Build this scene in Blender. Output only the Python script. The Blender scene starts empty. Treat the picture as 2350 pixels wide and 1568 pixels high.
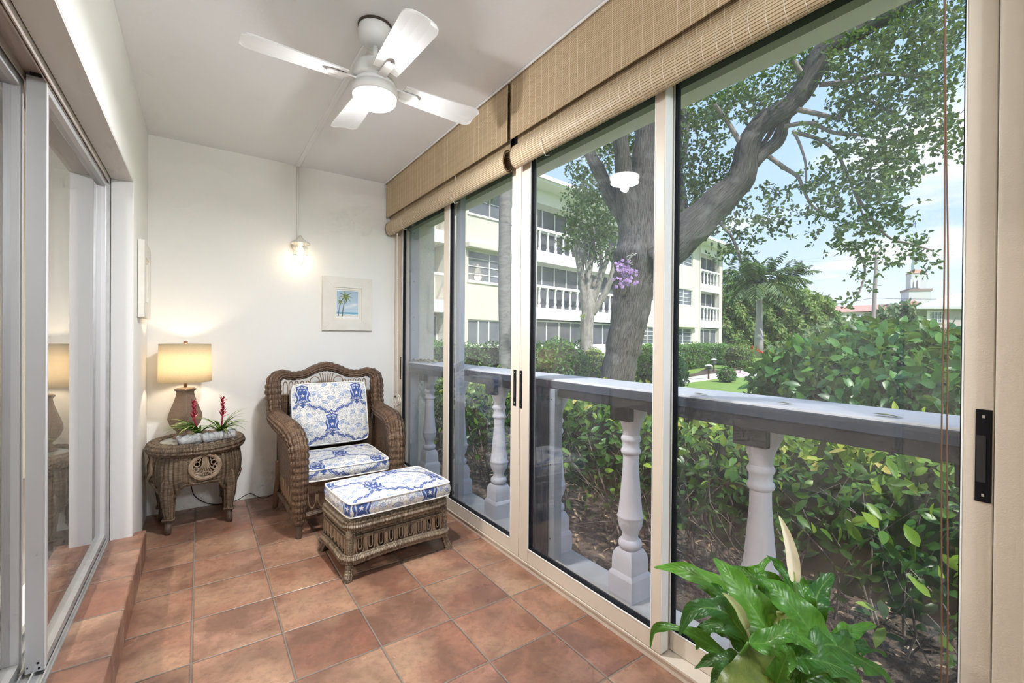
import bpy, math, random
import numpy as np
from mathutils import Vector, Matrix

random.seed(7)
rng = np.random.default_rng(7)
SC = bpy.context.scene
COL = SC.collection
PI = math.pi

# ------------------------------------------------------------ camera
FPX, YAW, PITCH, ROLL, EYE = 1026.4, 0.608968, -0.004991, 0.007964, 1.2267
def cam_axes():
    f = Vector((math.sin(YAW), math.cos(YAW), 0)); r = Vector((math.cos(YAW), -math.sin(YAW), 0)); u = Vector((0, 0, 1))
    f2 = f * math.cos(PITCH) + u * math.sin(PITCH); u2 = u * math.cos(PITCH) - f * math.sin(PITCH)
    return r * math.cos(ROLL) + u2 * math.sin(ROLL), u2 * math.cos(ROLL) - r * math.sin(ROLL), f2
RX, UY, FZ = cam_axes()
cd = bpy.data.cameras.new('camera'); cam = bpy.data.objects.new('camera', cd); COL.objects.link(cam)
cd.sensor_width = 36.0; cd.lens = FPX / 2350 * 36.0; cd.clip_start = 0.02; cd.clip_end = 1500
cam.matrix_world = Matrix(((RX.x, UY.x, -FZ.x, 0), (RX.y, UY.y, -FZ.y, 0), (RX.z, UY.z, -FZ.z, EYE), (0, 0, 0, 1)))
SC.camera = cam
def at(px, py, dist):
    """place in the world that lies dist metres ahead (measured along the view axis)"""
    return Vector((0, 0, EYE)) + (FZ + RX * ((px - 1175) / FPX) - UY * ((py - 784) / FPX)) * dist
def gnd(px, py, z=-0.3):
    d = FZ + RX * ((px - 1175) / FPX) - UY * ((py - 784) / FPX)
    return Vector((0, 0, EYE)) + d * ((z - EYE) / d.z)

# ------------------------------------------------------------ view, world, sun
SC.view_settings.view_transform = 'Standard'; SC.view_settings.look = 'None'
SC.view_settings.exposure = 0.80; SC.view_settings.gamma = 1.0; SC.view_settings.use_curve_mapping = False
SC.cycles.max_bounces = 5; SC.cycles.diffuse_bounces = 3; SC.cycles.glossy_bounces = 2; SC.cycles.use_light_tree = False
SC.cycles.transparent_max_bounces = 12; SC.cycles.transmission_bounces = 2
SC.cycles.use_adaptive_sampling = True; SC.cycles.adaptive_threshold = 0.08; SC.cycles.adaptive_min_samples = 12; SC.cycles.light_sampling_threshold = 0.05
SC.cycles.use_denoising = True; SC.cycles.sample_clamp_indirect = 4.0
SC.cycles.caustics_reflective = False; SC.cycles.caustics_refractive = False

class NT:
    """small node-tree writer"""
    def __init__(s, tree): s.t = tree; s.l = tree.links
    def n(s, typ, **kw):
        nd = s.t.nodes.new('ShaderNode' + typ)
        for k, v in kw.items(): setattr(nd, k, v)
        return nd
    def put(s, sock, v):
        if hasattr(v, 'node'): s.l.new(v, sock)
        elif v is not None:
            if sock.type == 'RGBA' and len(v) == 3: v = (*v, 1)
            sock.default_value = v
    def math(s, op, a, b=None, c=None):
        nd = s.n('Math', operation=op); s.put(nd.inputs[0], a)
        if b is not None: s.put(nd.inputs[1], b)
        if c is not None: s.put(nd.inputs[2], c)
        return nd.outputs[0]
    def mix(s, f, a, b, bt='MIX'):
        nd = s.n('Mix', data_type='RGBA', blend_type=bt); s.put(nd.inputs['Factor'], f)
        s.put(nd.inputs[6], a); s.put(nd.inputs[7], b); return nd.outputs[2]
    def ramp(s, v, stops):
        nd = s.n('ValToRGB'); s.put(nd.inputs[0], v); e = nd.color_ramp.elements
        while len(e) < len(stops): e.new(0.5)
        for el, (p, c) in zip(e, stops): el.position = p; el.color = (*c, 1) if not isinstance(c, float) else (c, c, c, 1)
        return nd.outputs[0]
    def noise(s, vec, scale, detail=3.0, rough=0.55, dist=0.0):
        nd = s.n('TexNoise'); s.put(nd.inputs['Vector'], vec); nd.inputs['Scale'].default_value = scale
        nd.inputs['Detail'].default_value = detail; nd.inputs['Roughness'].default_value = rough; nd.inputs['Distortion'].default_value = dist
        return nd.outputs['Fac']
    def mrange(s, v, a, b, c=0.0, d=1.0):
        nd = s.n('MapRange'); nd.clamp = True; s.put(nd.inputs[0], v)
        for k, x in zip((1, 2, 3, 4), (a, b, c, d)): nd.inputs[k].default_value = x
        return nd.outputs[0]
    def vec(s, x, y, z=0.0):
        nd = s.n('CombineXYZ'); s.put(nd.inputs[0], x); s.put(nd.inputs[1], y); s.put(nd.inputs[2], z); return nd.outputs[0]
    def sep(s, v):
        nd = s.n('SeparateXYZ'); s.put(nd.inputs[0], v); return nd.outputs
    def bump(s, h, dist, strength=1.0):
        nd = s.n('Bump'); s.put(nd.inputs['Height'], h); nd.inputs['Distance'].default_value = dist
        nd.inputs['Strength'].default_value = strength; return nd.outputs[0]

w = bpy.data.worlds.new('sky'); SC.world = w; w.use_nodes = True; w.node_tree.nodes.clear()
q = NT(w.node_tree)
gv = q.n('TexCoord').outputs['Generated']; gz = q.sep(gv)
base = q.ramp(gz[2], [(0.0, (0.82, 0.88, 0.97)), (0.10, (0.66, 0.79, 0.96)), (0.24, (0.47, 0.66, 0.95)), (0.7, (0.34, 0.55, 0.93))])
cz = q.math('DIVIDE', 1.0, q.math('ADD', q.math('MAXIMUM', gz[2], 0.0), 0.12))
cv = q.vec(q.math('MULTIPLY', gz[0], cz), q.math('MULTIPLY', gz[1], cz), q.math('MULTIPLY', gz[2], 2.5))
cl = q.mrange(q.noise(cv, 0.9, 6.0, 0.6), 0.50, 0.66)
skyc = q.mix(cl, base, (0.95, 0.96, 0.99))
bg = q.n('Background'); q.put(bg.inputs[0], skyc); bg.inputs[1].default_value = 0.84
q.l.new(bg.outputs[0], q.n('OutputWorld').inputs[0])

sd = bpy.data.lights.new('sun', 'SUN'); sd.energy = 3.6; sd.angle = math.radians(1.5); sd.color = (1, 0.96, 0.88)
sun = bpy.data.objects.new('sun', sd); COL.objects.link(sun)
sun.rotation_euler = Vector((-0.10, -0.62, 0.78)).to_track_quat('Z', 'Y').to_euler()

# ------------------------------------------------------------ materials
def mat(name, col=(0.8, 0.8, 0.8), rough=0.5, metal=0.0, spec=0.5, noise=None, bump=None, col2=None, emit=None):
    """noise=(scale, amount) mottles towards col2; bump=(scale, distance)"""
    m = bpy.data.materials.new(name); m.use_nodes = True; t = NT(m.node_tree)
    b = m.node_tree.nodes['Principled BSDF']
    b.inputs['Roughness'].default_value = rough; b.inputs['Metallic'].default_value = metal
    b.inputs['Specular IOR Level'].default_value = spec
    ob = t.n('TexCoord').outputs['Object']
    if noise:
        f = t.mrange(t.noise(ob, noise[0], 4.0), 0.35, 0.7, 0, noise[1])
        t.put(b.inputs['Base Color'], t.mix(f, col, col2 or tuple(c * 0.7 for c in col)))
    else: b.inputs['Base Color'].default_value = (*col, 1)
    if bump: t.put(b.inputs['Normal'], t.bump(t.noise(ob, bump[0], 4.0), bump[1]))
    if emit:
        m.cycles.emission_sampling = 'NONE'
        b.inputs['Emission Color'].default_value = (*emit[0], 1); b.inputs['Emission Strength'].default_value = emit[1]
    return m

def tile_mat(name, x0, y0, T=0.31):
    m = bpy.data.materials.new(name); m.use_nodes = True; t = NT(m.node_tree); b = m.node_tree.nodes['Principled BSDF']
    ob = t.n('TexCoord').outputs['Object']; s = t.sep(ob)
    u = t.math('DIVIDE', t.math('SUBTRACT', s[0], x0), T); v = t.math('DIVIDE', t.math('SUBTRACT', s[1], y0), T)
    wob = t.math('MULTIPLY', t.math('SUBTRACT', t.noise(ob, 14.0, 2.0), 0.5), 0.010)
    g = t.math('MINIMUM', t.math('PINGPONG', t.math('ADD', u, wob), 0.5), t.math('PINGPONG', t.math('ADD', v, wob), 0.5))
    gm = t.mrange(g, 0.008, 0.012)            # 0 in grout, 1 on tile
    cell = t.vec(t.math('FLOOR', u), t.math('FLOOR', v)); wn = t.n('TexWhiteNoise', noise_dimensions='2D'); t.put(wn.inputs['Vector'], cell)
    rnd = wn.outputs['Value']
    off = t.n('VectorMath', operation='ADD'); t.put(off.inputs[0], ob)
    sc3 = t.n('VectorMath', operation='SCALE'); t.put(sc3.inputs[0], wn.outputs['Color']); sc3.inputs['Scale'].default_value = 7.0
    t.put(off.inputs[1], sc3.outputs[0]); ov = off.outputs[0]
    base = t.ramp(rnd, [(0.0, (0.25, 0.108, 0.068)), (0.35, (0.33, 0.155, 0.098)), (0.7, (0.36, 0.192, 0.130)), (1.0, (0.29, 0.142, 0.090))])
    c = t.mix(t.mrange(t.noise(ov, 4.5, 5.0, 0.6, 0.6), 0.40, 0.60, 0, 0.80), base, (0.165, 0.085, 0.055))
    c = t.mix(t.mrange(t.noise(ov, 2.6, 3.0), 0.46, 0.68, 0, 0.55), c, (0.50, 0.32, 0.20))
    c = t.mix(t.mrange(t.noise(ov, 38.0, 4.0, 0.7), 0.46, 0.66, 0, 0.38), c, (0.12, 0.06, 0.04))
    c = t.mix(gm, (0.20, 0.165, 0.135), c)
    t.put(b.inputs['Base Color'], c)
    t.put(b.inputs['Roughness'], t.mix(gm, (0.8,) * 3, t.ramp(t.noise(ov, 9.0, 3.0), [(0.3, 0.24), (0.75, 0.44)])))
    h = t.math('ADD', t.mrange(g, 0.004, 0.02), t.math('MULTIPLY', t.noise(ob, 22.0, 4.0), 0.28))
    t.put(b.inputs['Normal'], t.bump(h, 0.0035))
    return m

def uvn(t): return t.n('UVMap').outputs[0]
def wicker_mat(name, dark, mid, lite, bw=0.013, rh=0.0052, rib=0.026, ribd=0.0034):
    """woven strands: uv.x runs along the strand, uv.y from strand to strand (metres)"""
    m = bpy.data.materials.new(name); m.use_nodes = True; t = NT(m.node_tree); b = m.node_tree.nodes['Principled BSDF']
    uv = uvn(t); s = t.sep(uv)
    br = t.n('TexBrick'); t.put(br.inputs['Vector'], uv); br.inputs['Scale'].default_value = 1.0
    br.offset = 0.5; br.inputs['Mortar Size'].default_value = rh * 0.15; br.inputs['Mortar Smooth'].default_value = 1.0
    br.inputs['Brick Width'].default_value = bw; br.inputs['Row Height'].default_value = rh
    br.inputs['Color1'].default_value = (*mid, 1); br.inputs['Color2'].default_value = (*lite, 1); br.inputs['Mortar'].default_value = (*dark, 1)
    ob = t.n('TexCoord').outputs['Object']
    ph = t.math('SINE', t.math('MULTIPLY', s[0], 2 * PI / rib))
    c = t.mix(t.mrange(t.noise(ob, 16.0, 3.0), 0.35, 0.7, 0, 0.55), br.outputs['Color'], dark)
    c = t.mix(t.mrange(t.noise(ob, 5.0, 2.0), 0.5, 0.75, 0, 0.35), c, lite)
    t.put(b.inputs['Base Color'], c); b.inputs['Roughness'].default_value = 0.42
    h = t.math('SUBTRACT', 1.0, br.outputs['Fac'])
    n1 = t.n('Bump'); t.put(n1.inputs['Height'], ph); n1.inputs['Distance'].default_value = ribd
    n2 = t.n('Bump'); t.put(n2.inputs['Height'], h); n2.inputs['Distance'].default_value = 0.0022; t.l.new(n1.outputs[0], n2.inputs['Normal'])
    t.put(b.inputs['Normal'], n2.outputs[0])
    return m

def bamboo_mat(name, c1, c2, line, period=0.0075, stitch=0.050):
    m = bpy.data.materials.new(name); m.use_nodes = True; t = NT(m.node_tree); b = m.node_tree.nodes['Principled BSDF']
    s = t.sep(uvn(t))
    row = t.math('FLOOR', t.math('DIVIDE', s[1], period)); wn = t.n('TexWhiteNoise', noise_dimensions='1D'); t.put(wn.inputs['W'], row)
    e = t.math('PINGPONG', t.math('DIVIDE', s[1], period), 0.5)
    gapm = t.mrange(e, 0.05, 0.17)
    c = t.mix(wn.outputs['Value'], c1, c2)
    gr = t.noise(t.vec(t.math('MULTIPLY', s[0], 6.0), t.math('MULTIPLY', s[1], 900.0)), 1.0, 2.0)
    c = t.mix(t.mrange(gr, 0.4, 0.7, 0, 0.35), c, tuple(x * 0.7 for x in c1))
    c = t.mix(gapm, line, c)
    zig = t.math('MULTIPLY', t.math('SUBTRACT', t.math('PINGPONG', t.math('DIVIDE', s[1], period * 1.5), 1.0), 0.5), 0.022)
    sd_ = t.math('PINGPONG', t.math('ADD', t.math('DIVIDE', s[0], stitch), zig), 0.5)
    st = t.mrange(sd_, 0.018, 0.036, 1.0, 0.0)
    c = t.mix(t.math('MULTIPLY', st, 0.75), c, (0.86, 0.78, 0.64))
    t.put(b.inputs['Base Color'], c); b.inputs['Roughness'].default_value = 0.5
    h = t.math('ADD', t.math('MULTIPLY', gapm, 0.7), t.math('MULTIPLY', st, 0.8))
    t.put(b.inputs['Normal'], t.bump(h, 0.0016))
    return m

def leaf_mat(name, cols, rough=0.45, transl=0.3, attr='tint'):
    m = bpy.data.materials.new(name); m.use_nodes = True; t = NT(m.node_tree); b = m.node_tree.nodes['Principled BSDF']
    a = t.n('Attribute'); a.attribute_name = attr
    k = len(cols) - 1
    c = t.ramp(a.outputs['Fac'], [(i / k, cc) for i, cc in enumerate(cols)])
    t.put(b.inputs['Base Color'], c); b.inputs['Roughness'].default_value = rough; b.inputs['Specular IOR Level'].default_value = 0.4
    tr = t.n('BsdfTranslucent'); t.put(tr.inputs[0], t.mix(0.5, c, (0.35, 0.5, 0.05), 'MIX'))
    mx = t.n('MixShader'); mx.inputs[0].default_value = transl
    out = [n for n in m.node_tree.nodes if n.type == 'OUTPUT_MATERIAL'][0]
    t.l.new(b.outputs[0], mx.inputs[1]); t.l.new(tr.outputs[0], mx.inputs[2]); t.l.new(mx.outputs[0], out.inputs[0])
    return m

def glass_mat(name, tint=(0.98, 0.98, 0.985), haze=0.03, refl=1.35, hz_scale=1.2, hcol=(0.75, 0.8, 0.9)):
    """window pane: clear, mirrors at glancing angles, with a film of dust"""
    m = bpy.data.materials.new(name); m.use_nodes = True; t = NT(m.node_tree); m.node_tree.nodes.clear()
    tr = t.n('BsdfTransparent'); tr.inputs[0].default_value = (*tint, 1)
    gl = t.n('BsdfGlossy'); gl.inputs['Roughness'].default_value = 0.0
    fr = t.n('Fresnel'); bf = t.n('NewGeometry').outputs['Backfacing']; t.put(fr.inputs[0], t.math('ADD', 1.45, t.math('MULTIPLY', bf, 1 / 1.45 - 1.45)))
    f = t.math('MINIMUM', t.math('MULTIPLY', fr.outputs[0], refl), 0.9)
    mx = t.n('MixShader'); t.put(mx.inputs[0], f); t.l.new(tr.outputs[0], mx.inputs[1]); t.l.new(gl.outputs[0], mx.inputs[2])
    di = t.n('BsdfDiffuse'); di.inputs[0].default_value = (*hcol, 1); tl = t.n('BsdfTranslucent'); tl.inputs[0].default_value = (*hcol, 1)
    ad = t.n('MixShader'); ad.inputs[0].default_value = 0.6; t.l.new(di.outputs[0], ad.inputs[1]); t.l.new(tl.outputs[0], ad.inputs[2])
    ob = t.n('TexCoord').outputs['Object']
    hz = t.mrange(t.noise(ob, hz_scale, 5.0, 0.6), 0.35, 0.75, haze * 0.4, haze * 1.8)
    m2 = t.n('MixShader'); t.put(m2.inputs[0], hz); t.l.new(mx.outputs[0], m2.inputs[1]); t.l.new(ad.outputs[0], m2.inputs[2])
    t.l.new(m2.outputs[0], t.n('OutputMaterial').inputs[0])
    return m

def vcol_mat(name, rough=0.85, bump=None, attr='pattern'):
    m = bpy.data.materials.new(name); m.use_nodes = True; t = NT(m.node_tree); b = m.node_tree.nodes['Principled BSDF']
    a = t.n('Attribute'); a.attribute_name = attr; t.put(b.inputs['Base Color'], a.outputs['Color']); b.inputs['Roughness'].default_value = rough
    if bump: t.put(b.inputs['Normal'], t.bump(t.noise(t.n('TexCoord').outputs['Object'], bump[0], 3.0), bump[1]))
    return m

def bark_mat(name, c1, c2, sx=60.0, sy=7.0, d=0.03, lich=None):
    m = bpy.data.materials.new(name); m.use_nodes = True; t = NT(m.node_tree); b = m.node_tree.nodes['Principled BSDF']
    s = t.sep(uvn(t)); v = t.vec(t.math('MULTIPLY', s[0], sx), t.math('MULTIPLY', s[1], sy))
    f = t.noise(v, 1.0, 5.0, 0.65, 0.8)
    c = t.mix(t.mrange(f, 0.38, 0.62), c1, c2)
    if lich: c = t.mix(t.mrange(t.noise(t.n('TexCoord').outputs['Object'], 3.0, 5.0), 0.52, 0.68, 0, 0.6), c, lich)
    t.put(b.inputs['Base Color'], c); b.inputs['Roughness'].default_value = 0.9
    t.put(b.inputs['Normal'], t.bump(f, d))
    return m

# ------------------------------------------------------------ mesh helpers
def obj_from(name, me, material=None, parent=None, label=None, cat=None, group=None, kind=None):
    o = bpy.data.objects.new(name, me); COL.objects.link(o)
    if material: me.materials.append(material)
    if parent: o.parent = parent
    tag(o, label, cat, group, kind)
    return o
def tag(o, label=None, cat=None, group=None, kind=None):
    for k, v in (('label', label), ('category', cat), ('group', group), ('kind', kind)):
        if v: o[k] = v
    return o
ORG = {}
def thing(name, loc, label=None, cat=None, group=None, kind=None, rotz=0.0):
    o = bpy.data.objects.new(name, None); COL.objects.link(o); o.location = loc; o.rotation_euler = (0, 0, rotz)
    o.empty_display_size = 0.1
    return tag(o, label, cat, group, kind)
def dup(root, loc=None, rotz=None, label=None, group=None):
    """copy of a thing with copies of its parts and sub-parts"""
    def rec(o, par):
        c = o.copy(); COL.objects.link(c)
        if par: c.parent = par
        for ch in o.children: rec(ch, c)
        return c
    r = rec(root, None)
    if loc is not None: r.location = loc
    if rotz is not None: r.rotation_euler = (0, 0, rotz)
    if label: r['label'] = label
    if group: r['group'] = group
    return r

class MB:
    def __init__(s): s.v = []; s.f = []; s.uv = []
    def add(s, vs, fs, uvs=None):
        k = len(s.v); s.v += [tuple(x) for x in vs]; s.f += [tuple(i + k for i in f) for f in fs]
        s.uv += [tuple(x) for x in uvs] if uvs is not None else [(x[0] + x[1], x[2]) for x in vs]
        return s
    def box(s, x0, y0, z0, x1, y1, z1):
        V = [(x0, y0, z0), (x1, y0, z0), (x1, y1, z0), (x0, y1, z0), (x0, y0, z1), (x1, y0, z1), (x1, y1, z1), (x0, y1, z1)]
        return s.add(V, [(0, 3, 2, 1), (4, 5, 6, 7), (0, 1, 5, 4), (1, 2, 6, 5), (2, 3, 7, 6), (3, 0, 4, 7)])
    def prism(s, poly, axis, a, b):
        """poly in the two other axes, extruded along axis from a to b"""
        def P(p, t):
            l = list(p); l.insert(axis, t); return tuple(l)
        n = len(poly); V = [P(p, a) for p in poly] + [P(p, b) for p in poly]
        F = [tuple(range(n))[::-1], tuple(range(n, 2 * n))] + [(i, (i + 1) % n, (i + 1) % n + n, i + n) for i in range(n)]
        return s.add(V, F)
    def tube(s, pts, rad, n=12, cap=True, closed=False, sq=None, uoff=0.0):
        pts = [Vector(p) for p in pts]; m = len(pts)
        if not hasattr(rad, '__len__'): rad = [rad] * m
        T = []
        for i in range(m):
            if closed: d = pts[(i + 1) % m] - pts[i - 1]
            else: d = pts[min(i + 1, m - 1)] - pts[max(i - 1, 0)]
            T.append(d.normalized())
        up = Vector((0, 0, 1)) if abs(T[0].z) < 0.9 else Vector((1, 0, 0))
        N = (up - T[0] * up.dot(T[0])).normalized(); fr = []
        for i in range(m):
            N = (N - T[i] * N.dot(T[i]))
            N = N.normalized() if N.length > 1e-6 else T[i].orthogonal().normalized()
            fr.append((N.copy(), T[i].cross(N)))
        V = []; U = []; L = 0.0
        idx = list(range(m)) + ([0] if closed else [])
        for j, i in enumerate(idx):
            if j: L += (pts[i] - pts[idx[j - 1]]).length
            a, b = fr[i]
            for k in range(n + 1):
                th = 2 * PI * k / n; V.append(pts[i] + (a * math.cos(th) + b * math.sin(th)) * rad[i]); U.append((k / n * 2 * PI * max(rad) * 0.95, L + uoff))
        F = [(j * (n + 1) + k, j * (n + 1) + k + 1, (j + 1) * (n + 1) + k + 1, (j + 1) * (n + 1) + k) for j in range(len(idx) - 1) for k in range(n)]
        if cap and not closed:
            F += [tuple(range(n))[::-1], tuple((m - 1) * (n + 1) + k for k in range(n))]
        return s.add(V, F, U)
    def lathe(s, prof, c=(0, 0, 0), n=24, rot=0.0, sx=1.0, sy=1.0):
        """prof: (radius, z)"""
        V = []; U = []
        for r, z in prof:
            for k in range(n + 1):
                th = 2 * PI * k / n + rot; V.append((c[0] + r * sx * math.cos(th), c[1] + r * sy * math.sin(th), c[2] + z)); U.append((k / n * 2 * PI * r, z))
        F = [(j * (n + 1) + k, j * (n + 1) + k + 1, (j + 1) * (n + 1) + k + 1, (j + 1) * (n + 1) + k) for j in range(len(prof) - 1) for k in range(n)]
        F += [tuple(range(n))[::-1], tuple((len(prof) - 1) * (n + 1) + k for k in range(n))]
        return s.add(V, F, U)
    def sqloft(s, prof, c=(0, 0, 0), rot=0.0):
        """square sections: (half width, z)"""
        V = []
        for r, z in prof:
            for k in range(4):
                th = PI / 4 + k * PI / 2 + rot; V.append((c[0] + r * 1.41421 * math.cos(th), c[1] + r * 1.41421 * math.sin(th), c[2] + z))
        F = [(j * 4 + k, j * 4 + (k + 1) % 4, (j + 1) * 4 + (k + 1) % 4, (j + 1) * 4 + k) for j in range(len(prof) - 1) for k in range(4)]
        F += [(3, 2, 1, 0), tuple((len(prof) - 1) * 4 + k for k in range(4))]
        return s.add(V, F)
    def build(s, name, material, parent=None, smooth=False, bevel=0.0, org=None, label=None, cat=None, group=None, kind=None, sub=0):
        o3 = org if org is not None else (ORG.get(parent.name, (0, 0, 0)) if parent else (0, 0, 0))
        V = np.array(s.v, dtype=float) - np.array(o3)
        me = bpy.data.meshes.new(name); me.from_pydata(V.tolist(), [], s.f)
        ul = me.uv_layers.new(name='UVMap'); li = np.empty(len(me.loops), dtype=np.int32); me.loops.foreach_get('vertex_index', li)
        ul.data.foreach_set('uv', np.array(s.uv, dtype=np.float32)[li].ravel())
        if smooth:
            me.polygons.foreach_set('use_smooth', [True] * len(me.polygons))
        o = obj_from(name, me, material, parent, label, cat, group, kind)
        if org is not None and parent is None: o.location = org
        if bevel:
            b = o.modifiers.new('bevel', 'BEVEL'); b.width = bevel; b.segments = 2; b.limit_method = 'ANGLE'; b.angle_limit = 0.6
        if sub:
            u = o.modifiers.new('sub', 'SUBSURF'); u.levels = sub; u.render_levels = sub
        ORG[o.name] = tuple(o3)
        return o
def origin_thing(name, loc, *a, **k):
    """a thing whose parts are written in world coordinates"""
    o = thing(name, loc, *a, **k); ORG[o.name] = tuple(loc); return o


def np_mesh(name, V, F, material, parent=None, attr=None, col=None, smooth=False, **kw):
    V = np.asarray(V, np.float32); F = np.asarray(F, np.int32); k = F.shape[1]
    if parent is not None and parent.name in ORG: V = V - np.array(ORG[parent.name], np.float32)
    me = bpy.data.meshes.new(name); me.vertices.add(len(V)); me.vertices.foreach_set('co', V.ravel())
    me.loops.add(F.size); me.loops.foreach_set('vertex_index', F.ravel())
    me.polygons.add(len(F)); me.polygons.foreach_set('loop_start', np.arange(len(F), dtype=np.int32) * k)
    me.polygons.foreach_set('loop_total', np.full(len(F), k, np.int32))
    if smooth: me.polygons.foreach_set('use_smooth', np.ones(len(F), bool))
    me.update(calc_edges=True)
    if attr is not None:
        a = me.attributes.new('tint', 'FLOAT', 'POINT'); a.data.foreach_set('value', np.asarray(attr, np.float32))
    if col is not None:
        a = me.attributes.new('pattern', 'FLOAT_COLOR', 'POINT'); a.data.foreach_set('color', np.asarray(col, np.float32).ravel())
    return obj_from(name, me, material, parent, **kw)

def unit(a): return a / np.maximum(np.linalg.norm(a, axis=-1, keepdims=True), 1e-9)
def leaf_cloud(name, P, D, N, L, W, material, parent=None, tint=None, big=False, curl=0.15, **kw):
    """P base points, D directions, N normals, L lengths, W widths -> one foliage mesh"""
    P = np.asarray(P, float); n = len(P); D = unit(np.asarray(D, float)); S = unit(np.cross(D, N)); N = unit(np.cross(S, D))
    L = np.broadcast_to(L, (n,))[:, None]; W = np.broadcast_to(W, (n,))[:, None]
    if tint is None: tint = rng.random(n)
    if not big:
        V = np.stack([P, P + D * L * .32 - S * W * .46 + N * W * .16, P + D * L * .74 - S * W * .38 + N * W * .14 - N * L * curl * .5, P + D * L - N * L * curl, P + D * L * .74 + S * W * .38 + N * W * .14 - N * L * curl * .5, P + D * L * .32 + S * W * .46 + N * W * .16], 1)
        F = np.array([[0, 1, 2, 3], [0, 3, 4, 5]])
    else:
        a = [(0, 0, 0), (.22, -.40, .10), (.52, -.50, .12), (.80, -.28, .05), (1, 0, 0), (.80, .28, .05), (.52, .50, .12), (.22, .40, .10), (.22, 0, 0), (.52, 0, 0), (.80, 0, 0)]
        V = np.stack([P + D * L * x - N * L * curl * x * x + S * W * y + N * W * z for x, y, z in a], 1)
        F = np.array([[0, 1, 8, 8], [1, 2, 9, 8], [2, 3, 10, 9], [3, 4, 10, 10], [0, 8, 7, 7], [8, 9, 6, 7], [9, 10, 5, 6], [10, 4, 5, 5]])
        F = np.array([[0, 1, 8], [1, 2, 8], [2, 9, 8], [2, 3, 9], [3, 10, 9], [3, 4, 10], [0, 8, 7], [8, 6, 7], [8, 9, 6], [9, 5, 6], [9, 10, 5], [10, 4, 5]])
    k = V.shape[1]
    FF = (F[None] + (np.arange(n) * k)[:, None, None]).reshape(-1, F.shape[1])
    return np_mesh(name, V.reshape(-1, 3), FF, material, parent, attr=np.repeat(tint, k), smooth=big, **kw)
def rdir(n, up=0.0):
    d = rng.normal(size=(n, 3)); d[:, 2] += up; return unit(d)
def smooth_path(pts, m=8):
    P = [Vector(p) for p in pts]; out = []
    for i in range(len(P) - 1):
        a = P[max(i - 1, 0)]; b = P[i]; c = P[i + 1]; d = P[min(i + 2, len(P) - 1)]
        for k in range(m):
            t = k / m
            out.append(0.5 * ((2 * b) + (c - a) * t + (2 * a - 5 * b + 4 * c - d) * t * t + (3 * b - a - 3 * c + d) * t ** 3))
    out.append(P[-1]); return out
def smooth_vals(v, m=8):
    out = []
    for i in range(len(v) - 1):
        for k in range(m): out.append(v[i] + (v[i + 1] - v[i]) * k / m)
    out.append(v[-1]); return out
# ============================================================ the porch shell
M = {}
M['wall'] = mat('cream_wall_paint', (0.86, 0.84, 0.80), 0.75, noise=(1.5, 0.25), col2=(0.83, 0.81, 0.77), bump=(14.0, 0.0016))
M['ceil'] = mat('white_ceiling_paint', (0.88, 0.885, 0.90), 0.8, noise=(2.0, 0.2), col2=(0.85, 0.855, 0.87), bump=(60.0, 0.0005))
M['reveal'] = mat('grey_white_paint', (0.72, 0.71, 0.70), 0.6, bump=(40.0, 0.0006))
M['tan'] = mat('tan_frame_enamel', (0.64, 0.56, 0.465), 0.4, bump=(300.0, 0.0004))
M['white_frame'] = mat('white_frame_enamel', (0.82, 0.82, 0.80), 0.35)
M['black'] = mat('black_gasket', (0.008, 0.008, 0.010), 0.7, spec=0.15)
M['bronze'] = mat('dark_bronze_metal', (0.016, 0.016, 0.018), 0.5, noise=(8.0, 0.4), col2=(0.028, 0.028, 0.03))
M['slate'] = mat('slate_grey_metal', (0.050, 0.064, 0.092), 0.5, noise=(12.0, 0.4), col2=(0.075, 0.09, 0.12))
M['alu'] = mat('aluminium', (0.55, 0.55, 0.54), 0.35, 0.6, noise=(14.0, 0.5), col2=(0.38, 0.37, 0.35))
M['alugrey'] = mat('grey_anodised_metal', (0.56, 0.56, 0.58), 0.4, 0.3)
M['carpet'] = mat('beige_carpet', (0.50, 0.46, 0.41), 0.95, noise=(220.0, 0.6), bump=(300.0, 0.006))
M['tile'] = tile_mat('terracotta_tile', -0.0227, 2.9834)
M['steptile'] = tile_mat('terracotta_step_tile', -0.396, 2.932)
M['winglass'] = glass_mat('porch_window_glass', haze=0.032, hz_scale=2.2)
M['doorglass'] = glass_mat('door_glass', haze=0.0, refl=1.9)
M['white'] = mat('white_gloss', (0.85, 0.85, 0.84), 0.35)
M['bamboo'] = bamboo_mat('woven_bamboo', (0.58, 0.43, 0.26), (0.68, 0.52, 0.33), (0.29, 0.19, 0.105))
M['bamboolite'] = bamboo_mat('woven_bamboo_roll', (0.56, 0.44, 0.28), (0.64, 0.51, 0.34), (0.24, 0.155, 0.085), period=0.0095)
M['cordw'] = mat('cream_cord', (0.75, 0.70, 0.58), 0.8)
M['cordb'] = mat('brown_cord', (0.13, 0.07, 0.04), 0.8)

def struct(name, mb, m, parent=None, **k):
    k.setdefault('bevel', 0.0)
    return mb.build(name, m, parent, kind=None if parent else 'structure', **k)

struct('floor', MB().box(-0.30, -1.9, -0.12, 1.44, 3.92, 0.0), M['tile'])
struct('ceiling', MB().box(-0.60, -2.0, 2.60, 1.535, 4.05, 2.82), M['ceil'])
struct('wall_back', MB().box(-0.60, 3.92, -0.3, 1.437, 4.06, 2.6), M['wall'])
struct('wall_left', MB().prism([(3.14, 0), (3.92, 0), (3.92, 2.6), (-1.9, 2.6), (-1.9, 2.06), (3.14, 2.06)], 0, -0.52, -0.295), M['wall'], bevel=0.004)
struct('wall_rear', MB().box(-0.60, -2.04, -0.3, 1.56, -1.9, 2.6), M['wall'])
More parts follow.
